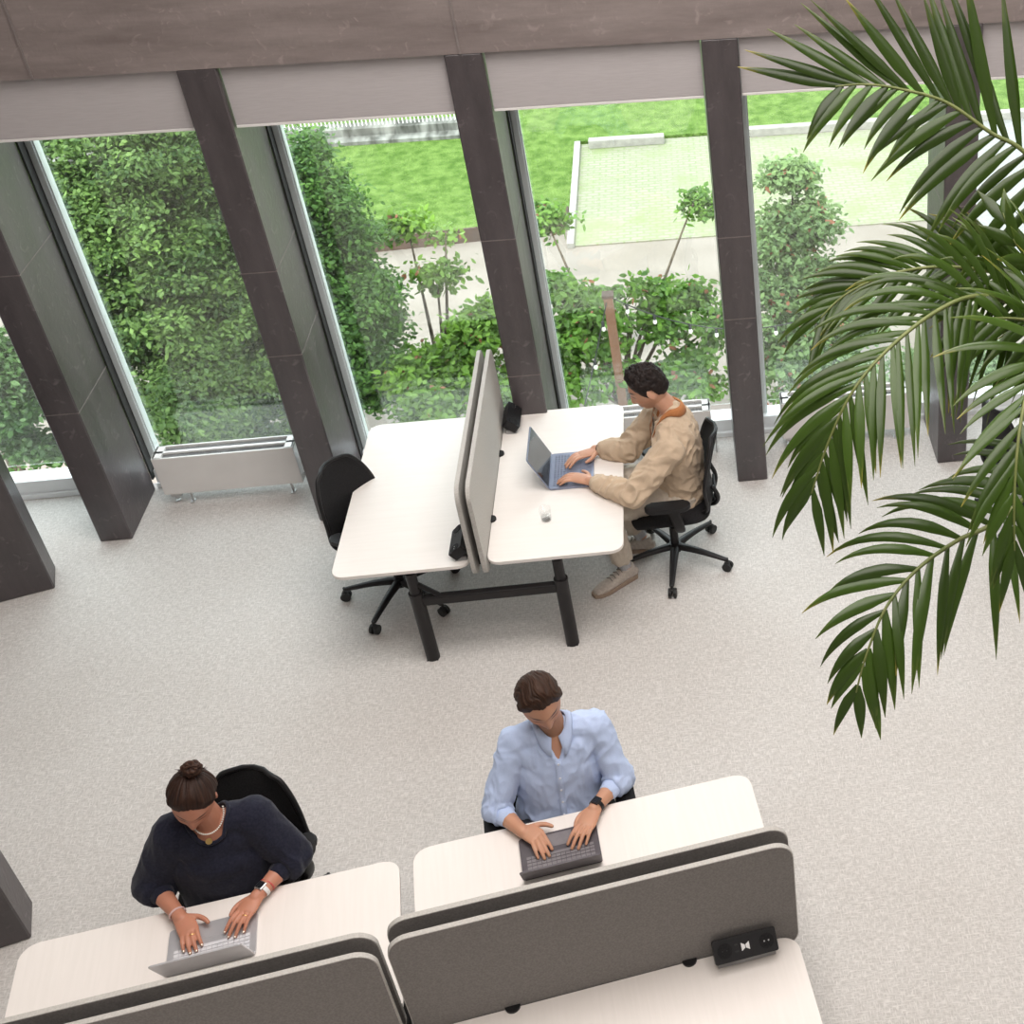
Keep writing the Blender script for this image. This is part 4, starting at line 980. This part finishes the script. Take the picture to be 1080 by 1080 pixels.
# ---------------------------------------------------------------- palm
M['palm_leaf'] = attr_mat('palm_leaf', .28, .5, trans=.18)
M['palm_stem'] = noise_mat('palm_stem', (.10,.13,.03), (.17,.19,.06), 20, .5)
M['palm_trunk'] = noise_mat('palm_trunk', (.10,.08,.05), (.2,.16,.1), 12, .8, stretch=(1,1,5))
def leaflet(bm, cols, root, d, side, nrm, L, w, droop, rnd, tip_y, dark):
    """a pleated blade: two halves folded along the midrib"""
    n = 10; L *= 1.06; pts = []; p = V(root); dd = V(d).normalized()
    for i in range(n+1):
        pts.append((p.copy(), dd.copy())); dd = (dd+V((0,0,-1))*droop/n*(.4+1.6*i/n)).normalized(); p = p+dd*L/n
    prev = None; gy = rnd.uniform(.7,1.25)
    tipc = rnd.random() < tip_y
    for i, (q, t) in enumerate(pts):
        u = i/n; ww = w*(.40+.60*min(1,u/.3))*(1 if u < .4 else max(.03,1-((u-.4)/.6)**1.5))
        s_ = t.cross(nrm); s_ = s_.normalized() if s_.length > 1e-4 else side
        nn = s_.cross(t).normalized(); tw = Matrix.Rotation(rnd.uniform(-.03,.03)+.0,3,t)
        a = bm.verts.new(q+tw@(s_*ww/2-nn*ww*.20)); m_ = bm.verts.new(q+nn*ww*.05); b = bm.verts.new(q-tw@(s_*ww/2)-nn*ww*.20)
        base = V((.036,.072,.008))*gy*dark; 
        ed = V((.40,.34,.07)) if (tipc and u > .86) else (V((.13,.17,.035))*gy if u > .75 else base*1.25)
        for v, c in ((a,ed*.6+base*.4 if u<.93 else ed),(m_,base*1.0 if u < .93 else ed),(b,ed*.5+base*.5 if u<.93 else ed)): cols.append(c[:])
        cur = (a,m_,b)
        if prev: bm.faces.new((prev[0],cur[0],cur[1],prev[1])); bm.faces.new((prev[1],cur[1],cur[2],prev[2]))
        prev = cur
def frond(parent, base, path, n, LL, w=.026, seed=1, droop=(.5,.5), ang=(70,20), nrm=None, skip=(0,0), dark=1., tip_y=.3, lenf=None, stalk=.007, upb=(0,0), start=.08, ang2=None):
    rnd = random.Random(seed)
    P = [V(p) for p in catmull([list(p) for p in path], 8)]
    L = [0]
    for a, b in zip(P, P[1:]): L.append(L[-1]+(b-a).length)
    tot = L[-1]
    def ev(t):
        x = t*tot
        for i in range(len(P)-1):
            if L[i+1] >= x or i == len(P)-2:
                k = (x-L[i])/max(1e-6,L[i+1]-L[i]); return P[i].lerp(P[i+1],k), (P[i+1]-P[i]).normalized()
    bm = bmesh.new(); cols = []
    nr = (nrm or -AX[2])
    for i in range(n):
        t = start+(1-start)*(i+.5)/n; q, T = ev(t)
        side = T.cross(nr).normalized(); nn = side.cross(T).normalized()
        for sg, dr, k, ub in ((1,droop[0],0,upb[0]),(-1,droop[1],1,upb[1])):
            if t < skip[k]: continue
            g_ = ang2 if (k and ang2) else ang; a = R(g_[0]+(g_[1]-g_[0])*t**1.2+rnd.uniform(-7,7)); f_ = lenf(t) if lenf else (.55+.45*math.sin(math.pi*min(1,t*1.15)**.8)) if t < .8 else (.55+.45*math.sin(math.pi*.92**.8))*(1-(t-.8)*1.2)
            d = T*math.cos(a)+side*sg*math.sin(a)+nn*rnd.uniform(-.02,.16)+V((0,0,ub))
            leaflet(bm, cols, q+T*rnd.uniform(-.006,.006), d, side*sg, nn, LL[k]*f_*rnd.uniform(.82,1.1), w*rnd.uniform(.85,1.12), dr*rnd.uniform(.7,1.3), rnd, tip_y, dark)
    bmesh.ops.translate(bm, vec=-base, verts=bm.verts)
    me = bpy.data.meshes.new('frond'); bm.to_mesh(me); bm.free(); tone(me, np.array(cols))
    o = link_mesh('frond', me, M['palm_leaf'], parent); me.polygons.foreach_set('use_smooth', [True]*len(me.polygons))
    bm = bmesh.new(); m_ = len(P); tube(bm, P, [stalk*(1-.75*i/m_) for i in range(m_)], 8, ref=(0,0,1)); bmesh.ops.translate(bm, vec=-base, verts=bm.verts)
    obj('stalk', bm, M['palm_stem'], o, smooth=True); return o
crown = at(1215,420,3.25); pb = V((crown.x,crown.y,0))
palm = empty('palm_tree', pb); tagp(palm, 'tall potted palm whose long green fronds hang in at the right edge', 'palm')
bm = NB(); rr = random.Random(2); hts = np.linspace(.35,crown.z,40)
tube(bm, [(0,0,z) for z in hts], [.050+.006*(i%2)-.012*i/40 for i in range(40)], 16); obj('trunk', bm, M['palm_trunk'], palm, smooth=False)
bm = NB(); lathe(bm, [(0,0),(.24,0),(.30,.45),(.275,.45),(.26,.38),(0,.38)], (0,0,0), 36); obj('pot', bm, M['felt_light'], palm)
bm = NB(); cyl(bm, (0,0,.36), (0,0,.40), .262, 32); obj('soil', bm, noise_mat('soil', (.03,.02,.015), (.07,.05,.035), 60, .95, bump=.5), palm)
A = at
fr1 = frond(palm, pb, [crown, A(1150,250,3.1), A(1085,165,3.0), A(1045,140,2.98), A(998,108,2.95), A(950,94,2.92), A(913,89,2.9), A(882,91,2.9)], 25, (.42,.31), .027, 11, ang2=(112,38), droop=(.04,.55), ang=(78,22), start=.34, dark=.75, skip=(0,.50))
fr2 = frond(palm, pb, [crown, A(1130,335,3.1), A(1075,322,2.95), A(1030,312,2.85), A(985,330,2.78), A(935,370,2.72), A(898,415,2.7), A(873,468,2.72), A(856,520,2.75)], 40, (.27,.27), .021, 21, droop=(1.0,.35), ang=(60,22), ang2=(85,26), start=.18, dark=1., lenf=lambda t: .95 if t < .7 else .95-(t-.7)*1.3)
fr3 = frond(palm, pb, [crown, A(1140,470,3.1), A(1058,545,2.95), A(1010,570,2.9), A(968,600,2.86), A(935,640,2.83), A(914,690,2.82), A(903,730,2.84)], 19, (.25,.27), .026, 31, droop=(.95,.8), ang=(84,22), start=.30, dark=1., lenf=lambda t: 1.0 if t < .65 else 1-(t-.65)*1.5)
fr4 = frond(palm, pb, [crown, A(1140,320,3.2), A(1080,296,3.12), A(1030,284,3.08), A(980,282,3.04), A(930,292,3.0), A(890,312,3.0), A(866,335,3.0)], 30, (.22,.25), .020, 41, droop=(.7,.15), ang=(60,20), start=.22, dark=.9, lenf=lambda t: .9 if t < .7 else .9-(t-.7)*1.2)
fr5 = frond(palm, pb, [crown, A(1170,360,3.0), A(1120,360,2.8), A(1090,395,2.7), A(1076,450,2.65), A(1070,520,2.65), A(1070,580,2.68)], 24, (.28,.28), .022, 51, droop=(.5,.9), ang=(66,20), start=.25, dark=1.1)
fr7 = frond(palm, pb, [crown, A(1200,520,3.1), A(1170,620,3.0), A(1140,680,2.95), A(1118,720,2.95)], 12, (.20,.17), .022, 71, droop=(.5,.5), ang=(60,22), start=.3, dark=1.6)
fr8 = frond(palm, pb, [crown, A(1170,385,3.05), A(1125,350,2.95), A(1085,338,2.9), A(1045,336,2.86), A(1010,342,2.84)], 18, (.22,.24), .022, 81, droop=(.9,.2), ang=(72,30), start=.25, dark=1.)
fr9 = frond(palm, pb, [crown, A(1160,330,3.0), A(1110,290,2.95), A(1075,262,2.9), A(1058,225,2.9)], 9, (.16,.16), .026, 91, droop=(.1,.1), ang=(45,16), start=.35, dark=1.)

# ---------------------------------------------------------------- outside
GZ = -3.5
def grass_mat(name, c1, c2, sc=6):
    return noise_mat(name, c1, c2, sc, .9, detail=8, bump=.9, bscale=30, dist=.08, spec=.1)
M['lawn'] = grass_mat('lawn', (.065,.125,.020), (.135,.215,.05))
M['path'] = noise_mat('path', (.165,.142,.118), (.20,.175,.15), 1.2, .9, detail=8)
M['gravel'] = noise_mat('pale_gravel', (.17,.17,.165), (.21,.21,.205), 20, .9)
M['corten'] = noise_mat('corten', (.045,.028,.02), (.08,.045,.03), 4, .8)
M['kerb'] = noise_mat('kerb', (.23,.22,.20), (.29,.28,.25), 10, .8)
M['old_concrete'] = noise_mat('old_concrete', (.05,.05,.042), (.22,.22,.20), 2.2, .9, stretch=(3,1,.6), detail=8)
M['bark'] = noise_mat('bark', (.06,.045,.03), (.13,.10,.07), 14, .9, stretch=(1,1,.2))
M['post_wood'] = noise_mat('post_wood', (.12,.055,.028), (.17,.08,.04), 8, .7, stretch=(1,1,.1))
def paving():
    mt, nt, b = newmat('grass_pavers'); N = nt.nodes.new; L = nt.links.new
    tc = N('ShaderNodeTexCoord'); br = N('ShaderNodeTexBrick'); br.inputs['Scale'].default_value = 1; br.inputs['Brick Width'].default_value = .20; br.inputs['Row Height'].default_value = .10; br.inputs['Mortar Size'].default_value = .018
    br.inputs['Color1'].default_value = (.195,.187,.14,1); br.inputs['Color2'].default_value = (.22,.212,.165,1); br.inputs['Mortar'].default_value = (.16,.185,.10,1)
    L(tc.outputs['Object'], br.inputs['Vector']); n = N('ShaderNodeTexNoise'); n.inputs['Scale'].default_value = 1.6; n.inputs['Detail'].default_value = 8; L(tc.outputs['Object'], n.inputs['Vector'])
    cr = N('ShaderNodeValToRGB'); cr.color_ramp.elements[0].position = .48; cr.color_ramp.elements[1].position = .75; L(n.outputs[0], cr.inputs[0])
    mx = N('ShaderNodeMix'); mx.data_type = 'RGBA'; L(cr.outputs[0], mx.inputs[0]); L(br.outputs[0], mx.inputs[6]); mx.inputs[7].default_value = (.15,.19,.075,1); L(mx.outputs[2], b.inputs['Base Color']); b.inputs['Roughness'].default_value = .9
    return mt
M['pavers'] = paving()
bm = NB(); box(bm, (0,24,GZ-.1), (60,31,.2)); struct('path', bm, M['path'])
bm = NB(); prism(bm, [(-14,19.42),(-4.9,19.42),(-2.5,19.62),(-2.1,19.66),(-1.96,19.8),(-1.93,20.2),(-1.93,23.0),(14,23.05),(14,38),(-14,38)], GZ, GZ+.06); struct('lawn', bm, M['lawn'])
bm = NB(); prism(bm, [(-1.85,19.05),(4.3,19.05),(4.3,23.0),(-1.85,22.95)], GZ, GZ+.02); struct('paved_parking', bm, M['pavers'])
bm = NB(); prism(bm, [(4.35,16.6),(14,16.6),(14,23.0),(4.35,23.0)], GZ, GZ+.03); struct('gravel_area', bm, M['gravel'])
bm = NB(); box(bm, (-1.90,20.98,GZ+.04), (.10,3.95,.09)); struct('white_line', bm, M['kerb'])
def kerb(x0, x1, y, lab):
    bm = NB(); box(bm, ((x0+x1)/2,y,GZ+.09), (x1-x0,.16,.16), bev=.02); tagp(obj('kerb_stone', bm, M['kerb']), lab, 'kerb', 'pale kerbs along the lawn')
kerb(-1.70,-.40,22.80,'pale kerb stone between lawn and paving, left of the column by the man in beige')
kerb(.5,7.5,22.85,'long pale kerb behind the palm frond, between lawn and paving')
# corten edging
bm = NB(); pts = [(-14,19.36),(-4.9,19.38),(-3.3,19.5),(-2.5,19.57),(-2.15,19.6),(-1.97,19.72),(-1.95,20.0)]
for a, b_ in zip(pts, pts[1:]):
    a = V((*a,GZ+.11)); b_ = V((*b_,GZ+.11)); d = b_-a; box(bm, (a+b_)/2, (d.length+.02,.03,.24), Matrix.Rotation(math.atan2(d.y,d.x),3,'Z'))
tagp(obj('lawn_edging', bm, M['corten']), 'rusty brown metal edging along the front of the lawn', 'edging')
# wall with railing
yw = 23.75; ztop = aty(300,141,yw).z; zrail = aty(300,128,yw).z+.05
w_ = empty('retaining_wall', (-8,yw,GZ)); tagp(w_, 'stained concrete wall with a white railing beyond the lawn', 'wall')
bm = NB(); box(bm, (0,.15,(ztop-GZ)/2), (8.6,.3,ztop-GZ)); obj('wall_body', bm, M['old_concrete'], w_)
bm = NB(); box(bm, (0,-.12,.06), (8.6,.3,.12)); obj('ledge', bm, M['old_concrete'], w_)
bm = NB(); hz = max(.25, zrail-ztop)
box(bm, (0,.15,ztop-GZ+hz), (8.6,.06,.05))
for i in range(124): box(bm, (-4.25+i*.069,.15,ztop-GZ+hz/2), (.018,.022,hz))
obj('railing', bm, M['white_metal'], w_)

M['leaf'] = attr_mat('tree_leaf', .5, .3, trans=.35)
def tree(lab, blobs, n, leaf, seed, root, c1, c2, grp='trees outside the windows', redp=0., trunk_r=.06, name='tree'):
    rnd = random.Random(seed); base = V((root[0],root[1],GZ))
    t = empty(name, base); tagp(t, lab, 'tree', grp)
    B = [(aty(u,v,y), r) for u,v,y,r in blobs]; wt = [r**2 for _, r in B]
    vs = np.empty((n*6,3), np.float32); cs = np.empty((n*6,3), np.float32); fs = []
    # leaves gather on twigs
    twigs = []
    for _ in range(max(30,n//110)):
        c, r = rnd.choices(B, wt)[0]; d = V((rnd.gauss(0,1),rnd.gauss(0,1),rnd.gauss(0,1))).normalized()*r*(rnd.random()**.33); d.z *= .85
        twigs.append((c+d, rnd.uniform(.7,1.3)))
    c1 = np.array(c1); c2 = np.array(c2)
    for i in range(n):
        q, br = twigs[rnd.randrange(len(twigs))]; p = q+V((rnd.gauss(0,.10),rnd.gauss(0,.10),rnd.gauss(0,.045)))
        a = V((rnd.gauss(0,1),rnd.gauss(0,1),rnd.gauss(-.3,.6))).normalized(); nn = V((rnd.gauss(0,.6),rnd.gauss(-.2,.6),1)).normalized(); s_ = a.cross(nn)
        if s_.length < .05: s_ = V((1,0,0))
        s_.normalize(); nn = s_.cross(a); L = leaf*rnd.uniform(.65,1.3); w = L*.27
        P = [p, p+a*L*.35+s_*w-nn*w*.3, p+a*L*.72+s_*w*.7-nn*w*.3, p+a*L-nn*w*.5, p+a*L*.72-s_*w*.7-nn*w*.3, p+a*L*.35-s_*w-nn*w*.3]
        k = min(1,max(0,rnd.random()*.55+(br-.7)*.75)); c = c1*(1-k)+c2*k
        if rnd.random() < redp: c = np.array((.32,.13,.07))
        for j in range(6): vs[i*6+j] = (P[j]-base)[:]; cs[i*6+j] = c
        o = i*6; fs.append((o,o+1,o+2,o+3)); fs.append((o,o+3,o+4,o+5))
    me = bpy.data.meshes.new('foliage'); me.from_pydata(vs.tolist(), [], fs); tone(me, cs); f = link_mesh('foliage', me, M['leaf'], t)
    bm = NB(); top = sum((c for c,_ in B), V((0,0,0)))/len(B)
    tube(bm, [V((0,0,0)), (top-base)*.5, top-base], [trunk_r,trunk_r*.75,trunk_r*.4], 8, k=3)
    for c, r in B: tube(bm, [(top-base)*.55, ((top-base)*.55+(c-base))/2+V((0,0,.1)), c-base], [trunk_r*.45,trunk_r*.3,trunk_r*.12], 6, k=2)
    obj('trunk', bm, M['bark'], t)
    return t
G1, G2 = (.022,.062,.018), (.19,.31,.075)
tree('large dense green tree filling the leftmost full window', [(70,170,13,.75),(150,165,13,.75),(215,190,13.4,.7),(85,240,12.4,.6),(150,250,12.6,.75),(225,260,13,.7),(130,320,12.2,.65),(195,330,12.2,.75),(260,340,12.8,.65),(170,390,11.6,.6),(235,400,11.8,.6),(190,440,11.2,.5),(280,430,12,.55),(255,470,11.6,.4)], 110000, .058, 1, (-5,12.6), G1, G2, trunk_r=.12)
tree('green tree seen through the window at the far left edge', [(-20,390,11.5,.4),(10,420,11.5,.36),(50,470,11.3,.2),(-10,450,11.5,.3)], 11000, .07, 2, (-6.9,11.5), G1, (.11,.21,.06))
tree('tall leafy tree at the left side of the second window, before the lawn', [(322,170,13.5,.35),(335,225,13.2,.45),(330,290,12.8,.5),(360,300,12.8,.42),(375,345,12.4,.45),(350,380,12.2,.5),(385,400,12,.35),(365,250,13.3,.3),(390,310,12.6,.25)], 50000, .060, 3, (-3.9,12.8), G1, (.13,.27,.045))
tree('low bright green bush with reddish tips behind the divider screens', [(485,350,12.4,.26),(515,350,12.4,.32),(440,385,12.2,.18),(490,395,12,.34),(430,415,11.8,.36),(470,425,11.6,.38),(520,400,12,.36),(460,285,13.2,.16),(430,240,13.8,.15),(470,245,13.6,.14)], 10000, .085, 4, (-2.9,12.2), (.06,.13,.02), (.20,.36,.04), redp=.02)
tree('bright green bush below the brown post, behind the man in beige', [(600,320,12.6,.35),(640,318,12.6,.22),(690,312,12.6,.24),(590,360,12.2,.35),(630,350,12.2,.32),(690,340,12.4,.24),(600,410,11.8,.32),(730,310,13,.2),(735,395,12,.3),(700,405,12,.2),(745,350,12.4,.3),(650,405,11.8,.25),(575,230,14.8,.18),(735,205,14.5,.28)], 11000, .085, 5, (-1.2,12.4), (.05,.12,.018), (.17,.33,.04), redp=.02)
tree('slender pale green tree in the window right of the man in beige', [(835,190,13.6,.22),(830,240,13.2,.35),(850,235,13.2,.3),(815,290,12.8,.4),(860,295,12.8,.4),(820,345,12.4,.45),(870,350,12.4,.45),(830,395,12,.45),(880,400,12,.4),(905,330,12.6,.3),(805,250,13.2,.2)], 20000, .075, 6, (.9,12.8), (.08,.15,.05), (.24,.36,.13), redp=.03)
tree('sparse pale tree behind the palm at the right edge', [(1060,400,12.4,.4),(1040,380,12.8,.3),(960,400,12.4,.3)], 5000, .08, 8, (2.6,12.6), (.10,.17,.07), (.28,.4,.18))
pt_ = aty(641,312,11.7); pr_ = empty('post', (pt_.x,11.7,GZ)); tagp(pr_, 'reddish brown wooden post holding string lights among the bushes', 'post')
bm = NB(); box(bm, (0,0,(pt_.z-GZ)/2), (.085,.085,pt_.z-GZ)); obj('pole', bm, M['post_wood'], pr_); bm = NB(); box(bm, (0,0,pt_.z-GZ+.01), (.11,.11,.03)); obj('cap', bm, M['corten'], pr_)
def lights_string(a, b, lab, n=7, sag=.25):
    a, b = V(a), V(b); o = empty('string_lights', a); tagp(o, lab, 'string lights', 'string lights outdoors')
    P = [a.lerp(b,i/24)-V((0,0,sag*4*(i/24)*(1-i/24)))-a for i in range(25)]
    bm = NB(); tube(bm, P, [.006]*25, 5); obj('cable', bm, M['gasket'], o)
    for i in range(n):
        q = P[int(2+i*21/(n-1))]; bm = NB(); cyl(bm, q, q-V((0,0,.05)), .015, 8); h = obj('lamp_holder', bm, M['gasket'], o)
        bm = NB(); ellipsoid(bm, q-V((0,0,.075)), (.02,.02,.028), None, 10, 8); obj('bulb', bm, M['pearl'], h)
lights_string(pt_, (1.1,11.6,-.75), 'string of small bulbs running right from the brown post')
lights_string(pt_, (-1.75,9.9,-2.3), 'string of small bulbs running down to the left from the brown post', sag=.12)

# ---------------------------------------------------------------- light
w = bpy.data.worlds.new('world'); SC.world = w; w.use_nodes = True; nt = w.node_tree; bg = nt.nodes['Background']
tc = nt.nodes.new('ShaderNodeTexCoord'); sp = nt.nodes.new('ShaderNodeSeparateXYZ'); cr = nt.nodes.new('ShaderNodeValToRGB')
nt.links.new(tc.outputs['Generated'], sp.inputs[0]); nt.links.new(sp.outputs['Z'], cr.inputs[0])
cr.color_ramp.elements[0].position = 0; cr.color_ramp.elements[0].color = (.95,.98,1,1); cr.color_ramp.elements[1].position = .8; cr.color_ramp.elements[1].color = (.86,.94,1,1)
nt.links.new(cr.outputs[0], bg.inputs[0]); bg.inputs[1].default_value = 4.7
sd = bpy.data.lights.new('sun', 'SUN'); sd.energy = 5.5; sd.angle = R(6); sd.color = (1,.96,.9); so = bpy.data.objects.new('sun', sd); COL.objects.link(so); so.rotation_euler = (R(28), R(-18), 0)
def area(name, loc, sx, sy, e, col, rot=(0,0,0)):
    l = bpy.data.lights.new(name, 'AREA'); l.shape = 'RECTANGLE'; l.size = sx; l.size_y = sy; l.energy = e; l.color = col
    o = bpy.data.objects.new(name, l); COL.objects.link(o); o.location = loc; o.rotation_euler = rot; return o
area('ceiling_lamp', (.2,5.2,7.3), 5, 3, 350, (1,.95,.92))
area('ceiling_lamp', (.8,1.5,7.3), 5, 3, 240, (1,.93,.89))
SC.view_settings.view_transform = 'Standard'; SC.view_settings.look = 'None'; SC.view_settings.gamma = 1; SC.view_settings.exposure = 0.0
